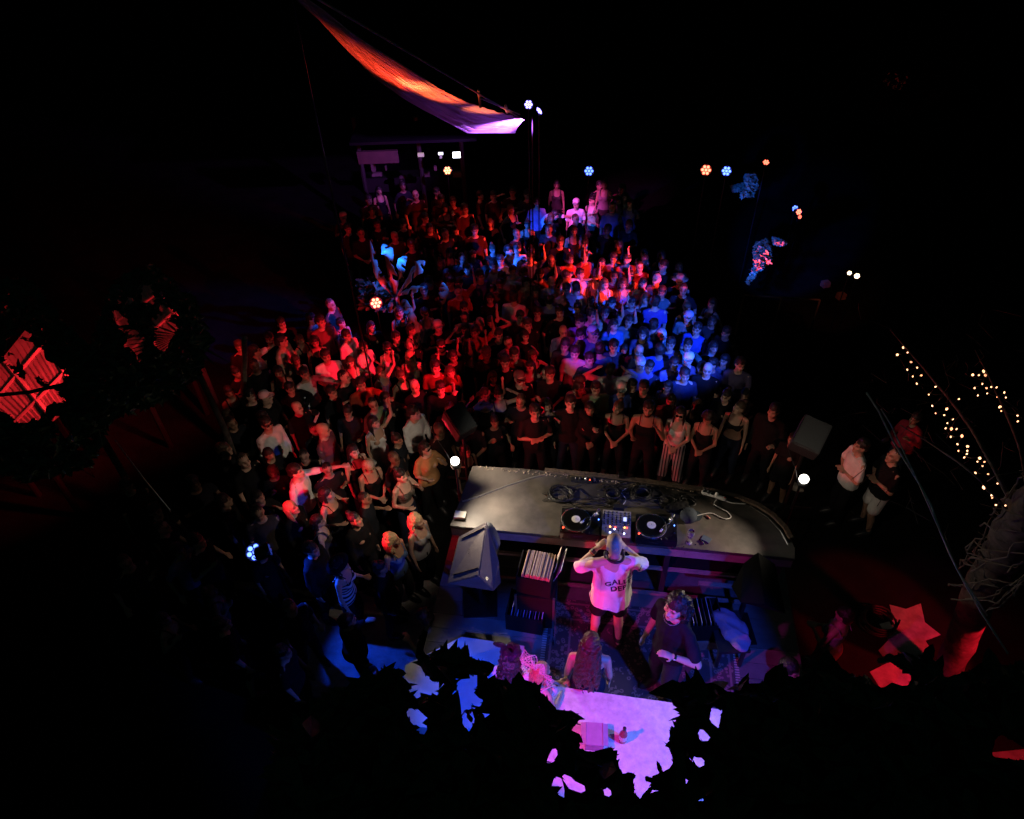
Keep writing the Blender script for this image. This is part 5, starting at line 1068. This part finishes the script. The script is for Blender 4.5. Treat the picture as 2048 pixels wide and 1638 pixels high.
# lettering printed on the back
bvh = BVHTree.FromPolygons([v.co[:] for v in dsm.vertices], [p.vertices[:] for p in dsm.polygons])
def print_on_back(body, size, cx_, cz, slant):
    cu = bpy.data.curves.new('t', 'FONT'); cu.body = body; cu.size = size; cu.align_x = 'CENTER'; cu.align_y = 'CENTER'; cu.offset = size*.035; cu.space_character = 1.08; cu.resolution_u = 3
    to = bpy.data.objects.new('t', cu); col.objects.link(to); me = bpy.data.meshes.new_from_object(to.evaluated_get(bpy.context.evaluated_depsgraph_get())); bpy.data.objects.remove(to)
    bm = bmesh.new(); bm.from_mesh(me); bmesh.ops.triangulate(bm, faces=bm.faces); bmesh.ops.subdivide_edges(bm, edges=[e for e in bm.edges if e.calc_length() > .02], cuts=2, use_grid_fill=True)
    bad = []
    for v in bm.verts:
        x, y = v.co.x, v.co.y; xx = -(cx_+x*math.cos(slant)-y*math.sin(slant)); zz = cz+x*math.sin(slant)+y*math.cos(slant)
        hit = bvh.ray_cast(Vector((xx, 1.0, zz)), Vector((0,-1,0)))
        if hit[0] is None or hit[1].y < .12: bad.append(v)
        else: v.co = hit[0]+hit[1]*.0035
    bmesh.ops.delete(bm, geom=bad, context='VERTS'); bm.to_mesh(me); bm.free(); me.materials.clear(); me.materials.append(mat('shirt_print', (.03,.03,.05), .8))
    o = bpy.data.objects.new('print', me); link(o, dj)
print_on_back('GALLERY', .092, .105, 1.285, .14); print_on_back('DEPT.', .092, .095, 1.190, .14)
h = inst('headphones', hat_mesh('phones'), black_plastic, dj); h.matrix_local = Pd.hm
b = MB(); wv_ = Pd.wr[1]-Pd.fd[1]*.02; b.tube([wv_-Pd.fd[1]*.018, wv_+Pd.fd[1]*.018], .034, 14); b.build('watch', black_plastic, dj)
b = MB(); b.tube([wv_-Pd.fd[1]*.035, wv_-Pd.fd[1]*.025], .036, 14); b.build('wristband', mat('red_band', (.6,.1,.05), .6), dj)
# tall man in black, facing left, hand on chest
Pt = Pose('m', 1.86, Rr='down', L=((.6,.0,-.85),(-.5,-.75,.50)), lean=2, pitch=-4, yaw=8)
tm = person(Pt, head_at(1352,1214,Pt,1.615,-62), -62, 'dark-haired person in black t-shirt with hand raised to chest, right of DJ', skin=0, hair='messy', haircol='dark', shirt='tee', sc_=(.014,.017,.022), legs='jeans', lc=(.03,.04,.06), vox=.0085, seed=6)
b = MB(); p_ = [Pt.hm @ Vector((math.cos(a)*.075, math.sin(a)*.07-.01, -.145-.02*math.cos(a+1.57))) for a in [i*math.pi/12 for i in range(25)]]; b.tube(p_, .004, 6); b.build('necklace', silver, tm)
w0 = Pt.wr[1]; b = MB(); b.tube([w0-Pt.fd[1]*.012, w0+Pt.fd[1]*.012], .032, 14); b.build('bracelet', silver, tm)
# woman with long dark hair seen from behind
Pw = Pose('f', 1.70, L='down', Rr='down', lean=0, pitch=4, yaw=-8)
lw = person(Pw, head_at(1182,1288,Pw,1.615,172), 172, 'person with very long wavy dark hair and bare arms seen from behind', skin=0, hair=None, shirt='tank', sc_=(.02,.025,.05), legs='jeans', lc=(.03,.03,.05), vox=.009, seed=8)
mb = MB(); rg = random.Random(4); mb.ell((0,.010,.060),(.090,.106,.088)); mb.ell((0,.06,-.02),(.088,.080,.11))
for i in range(64):
    a = rg.uniform(-1.9,1.9); x0 = math.sin(a)*.082; y0 = .025+math.cos(a)*.085; L = .58*rg.uniform(.8,1.05); ph = rg.uniform(0,6); pts = [(x0*(1+.45*min(1,(q/9)*1.5))+.016*math.sin(ph+q*1.1), y0+.03+.05*math.sin(q/9*2)+.014*math.cos(ph+q*1.3), .06-L*q/9) for q in range(10)]; mb.tube(pts, .018, 6, r2=.009)
hm_ = remesh(mb, .0075, 1, wrinkle=.006, seed=2, freq=55); h = inst('hair', hm_, mat('hair_reddish_brown', (.06,.028,.02), .42, var=.5, scale=50, bump=.5, bscale=80), lw); h.matrix_local = Pw.hm
# person in pink wrap with flowers in the hair, and the one with a tulle hat beside
Pp = Pose('f', 1.62, L='front', Rr='front', lean=5, pitch=10, yaw=0)
pw = person(Pp, head_at(1022,1318,Pp,1.615,165), 165, 'person in pale wrap with dark sequinned flower headdress, bottom centre', skin=0, hair='curly', haircol='dark', shirt='long', sc_=(.75,.62,.66), legs='wide', lc=(.5,.45,.5), vox=.010, seed=11)
mb = MB()
for i in range(11): a = i*.6; mb.ell((math.cos(a)*.07, .03+math.sin(a)*.05, .11+.03*(i % 3)), (.045,.038,.03))
mb.ell((.12,.02,.19),(.07,.03,.025)); mb.ell((-.05,.02,.20),(.045,.04,.04)); h = inst('flower_headdress', remesh(mb, .008, 1), mat('sequin_black', (.03,.02,.05), .18, metal=.5, bump=.8, bscale=160), pw); h.matrix_local = Pp.hm
tl = mat('tulle', (.80,.75,.78), .7, var=.2, scale=60)
def tulle(parent, hm, c_, r_t, ang):
    mb = MB(); 
    for i in range(15): a = ang+i*.16; mb.tube([Vector(c_), Vector(c_)+Vector((math.cos(a)*r_t, .03*math.sin(i), math.sin(a)*r_t))], .0028, 4)
    for k in range(6): rr = r_t*(.3+.14*k); mb.tube([Vector(c_)+Vector((math.cos(ang+i*.16)*rr, .03*math.sin(i), math.sin(ang+i*.16)*rr)) for i in range(15)], .0026, 4)
    h = mb.build('tulle_fan', tl, parent); h.matrix_local = hm
tulle(pw, Pp.hm, (-.08,.04,.03), .20, 1.9)
Pq = Pose('f', 1.58, L='front', Rr='front', lean=0, pitch=0, yaw=20)
pq = person(Pq, head_at(1082,1345,Pq,1.615,120), 120, 'person with blond hair and pale tulle headpiece beside the flower headdress', skin=0, hair='bob', haircol='blond', shirt='tank', sc_=(.7,.55,.6), legs='wide', lc=(.4,.35,.4), vox=.011, seed=12)
tulle(pq, Pq.hm, (.02,.05,.08), .17, .2); tulle(pq, Pq.hm, (-.02,.03,.06), .15, 2.6)

# ------------------------------------------------------------------ people of the crowd, one line each
COL = {'w': (W_, 'white'), 'c': ((.62,.50,.36), 'tan'), 'k': ((.010,.010,.011), 'black'), 'g': ((.32,.32,.33), 'grey'), 'b': ((.10,.17,.34), 'blue'), 'r': ((.40,.05,.05), 'red'), 'n': ((.03,.04,.09), 'navy'), 'p': ((.55,.40,.45), 'pink'), 'm': ((.22,.06,.07), 'maroon'), 'o': ((.55,.28,.12), 'orange')}
SH = {'t': 'tee', 'l': 'long', 'v': 'tank', 'x': 'crop', 'j': 'jacket', 'd': 'dress', 'i': 'bra', 'n': None}
SHN = {'tee': 't-shirt', 'long': 'sweater', 'tank': 'tank top', 'crop': 'crop top', 'jacket': 'jacket', 'dress': 'dress', 'bra': 'bikini top', None: 'bare chest'}
HR = {'s': 'short', 'z': 'buzz', 'l': 'long', 'b': 'bob', 'c': 'curly', 'u': 'bun', 'm': 'messy', '0': 'bald'}
HRN = {'short': 'short hair', 'buzz': 'cropped hair', 'long': 'long hair', 'bob': 'bobbed hair', 'curly': 'curly hair', 'bun': 'a hair bun', 'messy': 'tousled hair', 'bald': 'bald head'}
HC = {'k': 'dark', 'n': 'brown', 'y': 'blond', 'g': 'grey'}
AR = {'0': ('down','down',''), '1': ('drink','down','holding a drink'), '2': ('front','front','hands together'), '3': ('up','down','one arm raised'), '4': ('up','up','both arms up'), '5': ('point','down','pointing ahead'), '6': ('face','drink','hand at face'),
      '7': ('cross','cross','arms crossed'), '8': ('hip','down','hand on hip'), '9': ('hold','hold','hands behind head'), 'a': ('rail','rail','leaning on barrier'), 'b': ('clap','clap','clapping'), 'c': ('chest','swing','dancing'), 'd': ('swing','chest','dancing')}
DJP = Vector((1.0, 4.2, 0))
ENTRIES = []   # label grouping happens before anything is built
def E(u, v, code, face=0, hat=None, hatc=None, gl=False, beard=False, skin=None, h=None, reg='', vox=None, base=0, lab=None, lean=0, pitch=None, yaw=0, legs=None, lc=None, tilt=0, twist=0):
    """code: sex, shirt kind, shirt colour, hair, hair colour, arms"""
    ENTRIES.append(dict(u=u, v=v, code=code, face=face, hat=hat, hatc=hatc, gl=gl, beard=beard, skin=skin, h=h, reg=reg, vox=vox, base=base, lab=lab, lean=lean, pitch=pitch, yaw=yaw, legs=legs, lc=lc, tilt=tilt, twist=twist))
A = 'left of the booth'
kw = dict(vox=.012)
E(583,1016,'fnkly0'.replace('n','j',1), 10, lab='person with long blond hair in black looking up, left of the dark bob', yaw=10, pitch=-18, **kw)
E(653,988,'fvkbk6', 15, lab='person with dark bob in black tank top, hand up, arms lit red', yaw=30, pitch=-8, tilt=0, **kw)
E(711,1040,'fjkuk0', 0, lab='face lit bright red looking up, right of the dark bob', pitch=-25, **kw)
E(834,1042,'fvglk0'.replace('lk','my'), 5, lab='person with pinned-up wavy blond hair in grey top near the left speaker', yaw=15, pitch=-10, **kw)
E(785,1080,'fvbcy0', 0, lab='person with long curly blond hair and blue dress standing left of speaker', yaw=35, pitch=-12, legs=None, **kw)
E(680,1130,'fvwmk1', 10, hat='brim', hatc=(.02,.02,.02), lab='person in wide black hat and white-striped top, lowest on the left', yaw=20, pitch=-20, **kw)
E(802,952,'fxksk6'.replace('s','u'), 8, lab='person with hair up and glittering patterned black top near table corner', pitch=-10, yaw=10, skin=0, **kw)
E(738,932,'fvkly2', -8, lab='person with bright red-lit blond hair looking down, left of glittering top', pitch=18, lean=8, tilt=-10, **kw)
E(851,897,'ftobk6', 5, gl=True, lab='person in tan shirt and sunglasses raising a hand by the lamp', yaw=20, **kw)
E(828,826,'mlwsk2', 20, lab='person in baggy white knit sweater with back half turned, near the lamp', yaw=20, lean=4, vox=.012)
E(748,845,'fdwlk3', 5, lab='person with long dark hair in white dress, one arm raised', yaw=20, **kw)
E(707,903,'fvklk0', 0, lab='person with long dark hair in low-cut black top behind the red blond', tilt=8, **kw)
E(646,860,'ml000'.replace('000','m00')+'0', 30, lab='bald person in dark top with white collar looking right', yaw=20, pitch=5, **kw)
E(592,943,'mtwsk5', 20, lab='person in white shirt lit red, turned towards the booth, behind dark bob', yaw=10, **kw)
E(487,922,'mtkzn0', -5, lab='person with cropped hair in black t-shirt, half red half pale face', vox=.012, pitch=-6)
E(533,848,'mlwsk0', 0, gl=True, lab='person in white round-neck top and dark jacket at the left edge', vox=.012)
E(447,895,'mtksn0', 20, lab='pale-lit head of a person looking right above the cropped-hair one')
E(392,1078,'mtksk0', 30, lab='lone pale-lit face turned right left of the blue lamp')
E(514,988,'ftklk6', 0, lab='dim red face with hand at mouth above the blue lamp')
E(445,995,'mtksk0', 20, lab='dim red profile left of the dim face with hand at mouth')
E(306,1012,'mtksk0', 0, lab='small pale face highest at the far dark left')
E(319,1046,'mtkzk2', 10, lab='dark figure with pale hands below the small pale face')
E(350,1088,'mtgsk0', 0, lab='dull red blurred figure left of the lone pale face')
E(441,1243,'mtksk0', 40, lab='pale face fragment at the bottom left darkness')
E(745,800,'mtgzk0', 10, lab='person in grey t-shirt with serious face above the white dress')
E(850,1235,'mtksk1', 150, lab='dark-clothed person looking down at a lit phone beside the stage', lean=12, pitch=20, vox=.012)
E(760,1130,'fjkuk0', 20, lab='dark figure between the curly blond and the red-lit face')
E(690,1225,'mjksk0', 30, lab='dark figure below the hat lit only at the edges')
E(620,1090,'mjksk0', 20, lab='dark figure directly left of the wide black hat')
# right side
E(1722,893,'mtwsk7', -35, lab='person in white t-shirt with crossed arms right of the right lamp', vox=.011, skin=1, tilt=0)
E(1790,912,'mtkzk7', -30, lab='person in black t-shirt and white shorts, arms folded, behind white t-shirt', vox=.011, skin=1, legs='shorts', lc=W_)
E(1688,1232,'fxguk2', -60, lab='person in grey crop top and red shorts on the red floor', vox=.011, legs='shorts', lc=(.4,.25,.2), pitch=10)
E(1580,1340,'mtnsk0', 150, lab='large dark blue-shirted back right of the tall person in black', base=.4, vox=.014, skin=0)
E(1838,822,'fjrsk0', -20, lab='dim red-lit face among the string lights'); E(1618,1312,'mtksk2', -90, lab='seated-looking figure with red-lit hands near grey crop top', base=-.2)
# front row behind the barrier
fr = dict(vox=.012)
E(970,790,'fvklk3', 0, lab='front row person in black tank top raising bent arms, leftmost', **fr); E(998,790,'fxkuk9', 0, lab='front row person in tied black crop top, arms up, striped trousers', legs='wide', lc=(.45,.42,.42), **fr)
E(1039,758,'mtkzk0', 10, hat='cap', hatc=(.25,.1,.1), gl=True, lab='person in cap and sunglasses behind the tied crop top', **fr); E(1070,824,'mtksk7', 0, lab='front row person in black with arms crossed and wristband, pale bracelet', **fr)
E(1093,812,'fvkmk6', 10, lab='front row person in black tank top with a tattooed raised arm', **fr); E(1141,806,'mjksk5', 0, lab='front row person in black jacket giving a thumbs up', **fr)
E(1180,818,'fjkbk2', 0, lab='front row person in open black jacket, bobbed dark hair', **fr); E(1236,816,'fvkun2', -5, lab='front row person in dark tank top smiling with hands together, looking aside', yaw=-25, **fr)
E(1297,818,'mvksk6', 0, beard=True, lab='bearded front row person in black tank top with arms lit red', **fr)
E(1360,828,'fvwlk2', 0, gl=True, lab='front row person in sunglasses, white top and striped wide trousers', legs='wide', lc=(.42,.42,.44), **fr)
E(1416,836,'fvksk2'.replace('s','m',1) if 0 else 'fvkmk2', 0, lab='front row person with dark fringe hiding the face, head bowed', pitch=22, **fr)
E(1478,816,'fikun0', 0, lab='front row person in black bikini top looking up left', yaw=-35, pitch=-22, skin=1, **fr)
E(1548,822,'mjksk1', 0, lab='rightmost front row person in open dark suit jacket holding a cup', yaw=-8, pitch=-5, skin=1, **fr)
E(1453,788,'fjkuk0', 0, lab='half-hidden face behind the bikini top'); E(1590,870,'ftkmk0', 0, lab='figure in the dark right of the suit jacket, only legs lit')
# red-lit group on the left
r1 = 'in left red crowd'
for t_ in ((620,624,'mtpsk0',20),(679,632,'fvpsk0',0),(691,658,'mtwsk0',15),(725,682,'ftwbk1',0),(628,678,'fvkmk0',5),(650,706,'mtwsk2',0),(698,716,'fvwln8',-5),(561,678,'mjcsk0',25),(534,661,'mtksk0',10),(508,695,'mtwsk5',60),(605,733,'mlwsk5',20),(687,750,'mtkzk0',0),(819,706,'fvcly6',0),(819,676,'mtk000',0),(849,621,'fvwsk0',0),(928,622,'mtpzk0',0),(930,655,'fvkbk9',0),(941,693,'fvklk0',0),(798,620,'fvklk3',0),(790,660,'mtksk0',0),(829,767,'mtkzg0',0),(499,786,'mtksk0',10),(521,818,'mtksk2',10),(625,845,'mtkzk0',0),(941,686,'fvksk4'.replace('s','l'),0),(760,730,'fvpln3',10),(720,760,'mtrsk5',10),(660,770,'mtksk0',0),(770,790,'ftkbk5',0),(900,740,'ftrln2',0),(870,730,'mtrsk5',0),(880,770,'mjksk0',0),(930,890,'fvk000'.replace('000','lk0'),0),(905,700,'mtksk4',0),(590,800,'mtk0k0',10),(640,640,'mtmsk0',0),(740,640,'ftklk1',0),(575,760,'mjksk0',10),(560,640,'mtksk0',20)):
    E(t_[0], t_[1], t_[2], t_[3], reg=r1)
E(875,643,'mtkzk0', 0, hat='cap', hatc=W_, reg=r1); E(881,679,'mtksk1', 0, beard=True, gl=True, reg=r1); E(774,684,'fvwbk0', 0, gl=True, reg=r1); E(530,792,'mtksk2', 15, hat='cap', hatc=W_, reg=r1)
# middle, red
r2 = 'mid-crowd'
for t_ in ((933,528,'mtbsk0',30),(980,590,'ftklk0',0),(917,558,'mtrsk3',0),(916,577,'mtrzk0',0),(928,602,'mtksk0',0),(981,640,'fvplk9',0),(997,661,'mtksk2',0),(1016,674,'mtpzk2',0),(1050,661,'ftkbk6',0),(1055,645,'mtksk0',0),(1066,695,'fvkln0',0),(962,784,'ftrmk9',0),(1092,730,'mtnzk0',0),(1130,687,'mtnsk0',-10),(1161,762,'mtmsk0',0),(1192,770,'mjpsk0',0),(1158,768,'mtksk0',0),(1010,720,'mtksk5',0),(985,745,'fjklk0',0),(1028,700,'mtrsk0',0),(1040,620,'mtmsk0',0),(950,660,'mtrsk3',0),(1000,560,'mtrsk0',5),(960,640,'mtk0k3',0),(1075,610,'mtksk0',0),(1100,740,'mtksk2',0),(1060,730,'fvmlk0',0)):
    E(t_[0], t_[1], t_[2], t_[3], reg=r2)
r3 = 'in far red patch'
for t_ in ((1133,541,'mtwsk5',40),(1161,532,'mtpsk0',0),(1228,506,'mtmsk3',0),(1280,524,'mtrzk0',0),(1314,552,'mtmzg2',0),(1328,525,'mtksk0',0),(1287,560,'ftplk0',0),(1209,565,'fvwln1',0),(1133,571,'mtpsk0',10),(1153,563,'mtwsk5',160),(1053,556,'fvcbk0',0),(1028,588,'mlwsk0',150),(1100,584,'mlpsk5',160),(1183,588,'fvklk2',0),(1247,560,'fvpmk0',0),(1264,594,'mtmsk0',0),(1292,594,'fvpln0',0),(1140,505,'mtrsk3',0),(1080,540,'mtrsk3',0),(1103,553,'mtp0k0',0),(1230,540,'mtrsk4',0),(1170,500,'mtmsk0',0),(1205,512,'ftmlk0',0),(1255,512,'mtmsk0',0),(1225,590,'mtksk4',0),(1120,620,'mtksk0',0),(1240,620,'mtksk3',0)):
    E(t_[0], t_[1], t_[2], t_[3], reg=r3)
E(1198,535,'mvwsk0', 0, beard=True, reg=r3); E(1262,538,'fvwbk1', -5, gl=True, reg=r3); E(1361,551,'mtksk0', 0, hat='brim', hatc=(.45,.4,.35), reg=r3)
r4 = 'in far blue patch'
for t_ in ((1017,492,'mtbsk5',20),(1034,492,'mtwsk0',0),(1060,506,'mtbsk3',0),(970,531,'mtbsk0',0),(987,528,'mtwsk0',0),(1025,526,'mtwsk0',0),(1048,530,'mtpsk0',0),(1005,540,'mlwsk5',30),(945,500,'ftbsk0'.replace('s','l'),0),(900,560,'mtbsk0',0),(1000,505,'mtbsk0',0),(975,515,'ftblk0',0),(984,563,'ftklk0',0),(960,548,'mtbsk0',0)):
    E(t_[0], t_[1], t_[2], t_[3], reg=r4)
r5 = 'in right blue crowd'
for t_ in ((1127,652,'mtp0k0',10),(1162,655,'mlbsk0',30),(1183,628,'mtpsk0',0),(1228,646,'ftblk0',0),(1259,631,'mtbsk0',-10),(1312,597,'mtbsk0',170),(1286,665,'ftbmk0',0),(1325,570,'mtbsk0',0),(1341,684,'mtbsk0',-15),(1395,650,'mtbsk0',0),(1378,676,'mtbsk5',0),(1180,705,'mtnsk0',0),(1228,688,'mtnsk0',0),(1200,690,'mtbsk0',160),(1278,698,'mtb0k0',-20),(1406,721,'mtbsk0',0),(1428,712,'mtbsk0',0),(1450,715,'ftblk0',0),(1481,724,'mtbsk0',0),(1416,735,'mtk0k0',0),(1350,716,'mtpsk0',0),(1222,728,'mtwsk9',170),(1267,756,'mtbsk0',0),(1290,762,'mtksk0',0),(1337,762,'fvrlk2',0),(1342,796,'ftrbk2',-10),(1288,768,'mtksk0',0),(1160,640,'mtpsk3',10),(1310,640,'mlbsk0',160),(1320,695,'mtbsk0',170),(1190,664,'mtbsk0',0),(1250,690,'ftblk0',0),(1150,700,'mtpsk0',0),(1370,745,'mtnsk0',0),(1300,720,'mtnsk0',0),(1210,620,'mtpsk3',0)):
    E(t_[0], t_[1], t_[2], t_[3], reg=r5)
E(1325,657,'ftbyg0'.replace('yg','cg'), 20, reg=r5, hat='scarf', hatc=W_); E(1281,722,'mtpsg0', 0, hat='scarf', hatc=W_, reg=r5); E(1378,713,'mtbsk0', 0, hat='cap', hatc=W_, reg=r5); E(1378,628,'mtbsk0', 0, hat='cap', hatc=(.3,.4,.5), reg=r5); E(1244,766,'mtbsk0', 0, hat='cap', hatc=W_, gl=True, reg=r5); E(1184,662,'mtbsk0', 0, hat='cap', hatc=(.3,.4,.5), reg=r5)
# far stage
r6 = 'by far stage'
E(1153,393,'mtwzk1', 10, hat='cap', hatc=W_, lab='singer in white t-shirt and cap lit magenta on the far stage', legs='shorts', lc=(.35,.25,.4)); E(1210,361,'fvpuk5', -30, lab='person in pale top lit pink, highest beside the singer', base=.5)
for t_ in ((1074,392,'mtpsk0',20),(1185,397,'fvpsk5'.replace('s','u'),-20),(1200,358,'mtksk0',0),(1215,394,'fvkbk0',0),(1238,397,'fvklk0',0),(1250,388,'ftwlk0',0),(1261,398,'ftplk5',0),(1225,412,'mtpzk0',0),(1245,367,'mtrsk0',0),(736,392,'mtrsk0',0),(831,386,'mtr0k0',0),(882,396,'mtrsk5',0),(929,414,'mtrsk0',0),(960,377,'mtrsk5',60),(804,435,'mtrsk0',0),(849,427,'mlrsk5',20),(788,465,'mtm0k0',0),(859,450,'ftrlk0',0),(987,379,'mtmsk0',0),(1025,379,'mtmsk0',0),(693,444,'mtmsk0',0),(949,457,'mtmsk0',0),(890,410,'fvrlk0',0),(905,395,'mtrsk0',0),(1055,385,'mtpsk0',0)):
    E(t_[0], t_[1], t_[2], t_[3], reg=r6)
E(1112,420,'mtwsk5', 50, lean=48, reg='left of the magenta singer', lab='person bending forward in pale shirt left of the magenta-lit singer')
E(685,427,'mtrsk0', 0, hat='cap', hatc=(.5,.4,.4), reg=r6)

# ---- labels that single each one out
def describe(e):
    c_ = e['code']; sh = SH[c_[1]]; bits = HRN[HR[c_[3]]]; hc = HC.get(c_[4], 'dark')
    if e['hat']: bits = {'cap': 'a pale cap' if e['hatc'] == W_ else 'a cap', 'brim': 'a brimmed hat', 'scarf': 'a white headscarf'}[e['hat']]
    elif HR[c_[3]] != 'bald' and not bits.startswith('a '): bits = hc+' '+bits
    if c_[3] == '0': bits = 'bald head'
    arm = AR[c_[5]][2] if c_[5] in AR else ''
    s = f"{bits}, {COL[c_[2]][1] if c_[2] in COL else 'black'} {SHN[sh]}"
    if e['beard']: s = 'beard and '+s
    elif e['gl']: s = 'sunglasses, '+s
    return s+(', '+arm if arm else '')+' '+e['reg']
ORD = ['', 'second', 'third', 'fourth', 'fifth', 'sixth', 'seventh', 'eighth', 'ninth', 'tenth', 'eleventh', 'twelfth', 'thirteenth', 'fourteenth', 'fifteenth', 'sixteenth']
groups = {}
for e in ENTRIES:
    if not e['lab']: groups.setdefault(describe(e), []).append(e)
for d, L_ in groups.items():
    L_.sort(key=lambda e: e['u'])
    for i, e in enumerate(L_):
        if len(L_) == 1: pre = ''
        elif i == 0: pre = 'leftmost with '
        elif i == len(L_)-1: pre = 'rightmost with '
        else: pre = ORD[i]+' from left, '
        e['lab'] = pre+d
PLACED = []
def build_entry(e, k):
    c_ = e['code']; sex = c_[0]; sh = SH[c_[1]]; arms = AR.get(c_[5], AR['0']); hk = HR.get(c_[3], 'short')
    rg = random.Random(int(e['u']*131+e['v']*7)); close = e['vox'] is not None
    h = e['h'] or ((1.68 if sex == 'f' else 1.79) if not close else (1.68 if sex == 'f' else 1.78))
    pitch = e['pitch'] if e['pitch'] is not None else (-10 if close else -6); yw, tl_ = (e['yaw'], e['tilt']) if close else rg.choice(((0,0),(25,8),(-25,-8),(0,0)))
    hd_pitch = pitch
    L, Rr = arms[0], arms[1]
    if not close and c_[5] == '0' and rg.random() < .35: L, Rr = rg.choice((('swing','chest'),('chest','swing'),('hip','down'),('drink','down')))
    P = cached(('P', sex, h, L, Rr, e['lean'], pitch, yw, tl_), lambda: Pose(sex, h, L, Rr, e['lean'], pitch, yw, tl_))
    p = at(e['u'], e['v'], e['base']+P.headc.z); d = DJP-p; ang = math.degrees(math.atan2(d.x, -d.y))
    face = ang+e['face']+(rg.uniform(-22,22) if not close else 0); loc = head_at(e['u'], e['v'], P, e['base'], face); PLACED.append((loc.x, loc.y))
    sc_ = COL.get(c_[2], COL['k'])[0]
    if e['reg'] == r6 and e['v'] > 370 and e['u'] < 1060: sc_ = tuple(x*.22 for x in sc_)  # far shirts darkened by colour, in place of dimmer light there
    if not close and c_[2] in 'prbgo': sc_ = tuple(x*(.5 if rg.random() < .6 else 1) for x in sc_)
    if e['hat'] in ('cap', 'brim') and hk != 'bald': hk = 'buzz' if sex == 'm' else hk
    lg = e['legs'] or (rg.choice(('jeans','shorts')) if not close else 'jeans'); lc = e['lc'] or rg.choice(((.01,.01,.012),(.02,.025,.05),(.015,.015,.015),(.05,.045,.04)))
    sk = e['skin'] if e['skin'] is not None else rg.choice((0,0,1,1,2))
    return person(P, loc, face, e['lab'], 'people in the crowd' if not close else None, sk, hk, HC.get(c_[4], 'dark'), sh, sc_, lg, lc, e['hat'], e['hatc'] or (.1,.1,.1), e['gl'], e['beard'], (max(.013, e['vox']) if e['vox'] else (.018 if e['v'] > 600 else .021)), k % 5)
for k, e in enumerate(ENTRIES):
    o_ = build_entry(e, k)
    if 'striped' in (e['lab'] or ''):
        for ch in o_.children:
            if ch.name.startswith('trousers') and 'trousers' in e['lab']: ch.material_slots[0].material = striped('striped_linen', (.42,.42,.45), (.03,.03,.04), 130)
            if 'striped top' in e['lab'] and ch.name.startswith('tank'): ch.material_slots[0].material = striped('striped_knit', (.75,.73,.72), (.02,.02,.03), 95, 2)
    if 'patterned black top' in e['lab']:
        for ch in o_.children:
            if ch.name.startswith('crop'): ch.material_slots[0].material = mat('glitter_print', (.12,.11,.09), .35, var=.95, scale=60)

# ---- the rest of the crowd, mostly lost in the dark between the others
FILLP = [(470,660),(560,640),(660,600),(740,650),(850,560),(900,500),(1000,485),(1100,470),(1330,490),(1400,560),(1470,660),(1500,790),(1160,835),(960,830),(905,870),(860,905),(780,930),(720,990),(600,1070),(480,1010),(420,900),(440,760)]
FILLP2 = [(700,370),(1000,360),(1260,360),(1290,460),(1100,480),(900,500),(700,470)]; FILLP3 = [(230,950),(440,960),(560,1080),(640,1150),(560,1300),(300,1250),(220,1080)]
rg = random.Random(99); nf = 0
for poly_, n_, md in ((FILLP, 110, .40), (FILLP2, 20, .55), (FILLP3, 12, .6)):
    us = [p[0] for p in poly_]; vs_ = [p[1] for p in poly_]; k = 0; tries = 0
    while k < n_ and tries < 9000:
        tries += 1; u, v = rg.uniform(min(us), max(us)), rg.uniform(min(vs_), max(vs_))
        if not inpoly(u, v, poly_): continue
        sex = rg.choice('mf'); h = 1.68 if sex == 'f' else 1.79; p = at(u, v, h-.15)
        if any((p.x-a)**2+(p.y-b)**2 < md*md for a, b in PLACED): continue
        arms = rg.choice(('0','0','2','c','d','1')); P = cached(('P', sex, h, AR[arms][0], AR[arms][1], 0, -4, 0, 0), lambda: Pose(sex, h, AR[arms][0], AR[arms][1], 0, -4, 0, 0))
        d = DJP-p; face = math.degrees(math.atan2(d.x, -d.y))+rg.uniform(-40,40); PLACED.append((p.x, p.y))
        dark = rg.choice(((.010,.010,.011),(.015,.018,.03),(.02,.018,.016),(.02,.01,.01),(.05,.04,.04)))
        person(P, head_at(u, v, P, 0, face), face, 'dark-clothed person barely lit, packed between the others in the crowd', 'people hardly visible in the dark', rg.choice((1,2,2,3)), rg.choice(('short','buzz') if sex == 'm' else ('long','bob','bun')), rg.choice(('dark','dark','brown')), rg.choice(('tee','tank') if sex == 'f' else ('tee',)), dark, 'jeans', (.01,.01,.012), vox=.021); k += 1; nf += 1
# ---- carried things
def near(label): return [o for o in bpy.data.objects if o.get('label') == label][0]
ph = near('dark-clothed person looking down at a lit phone beside the stage'); pp = at(868,1238,1.25)
b = MB(); b.box((0,0,0), (.075,.15,.009)); o = b.build('phone', black_plastic, None, pp, (R(40),0,R(-15)), bevel=.002); tag(o, 'phone with lit screen of text lines held in the dark by the stage', 'phone')
b = MB(); b.box((0,0,.0055), (.068,.138,.001)); b.build('screen', mat('phone_screen', (.02,.02,.03), .2, emit=(.01,.015,.06), es=1), o)
for i in range(9): b = MB(); b.box((rnd.uniform(-.012,.004), .055-i*.014, .0065), (rnd.uniform(.02,.045), .004, .0008)); b.build('text_line', mat('screen_text' if i != 4 else 'screen_mark', (.1,.1,.1), emit=(.8,.55,.4) if i != 4 else (1,.2,.1), es=.9), o)
sn = at(1582,976,.0); b = inst('sneaker', shoe_mesh(), cloth((.5,.42,.36)), None, (sn.x, sn.y, .085), (0,0,R(60))); tag(b, 'pale sneaker on the ground at the foot of the right lamp', 'sneaker')
print('people', len(ENTRIES)+nf+5, 'objects', len(bpy.data.objects), 'tris', sum(len(m.polygons)*2 for m in bpy.data.meshes))
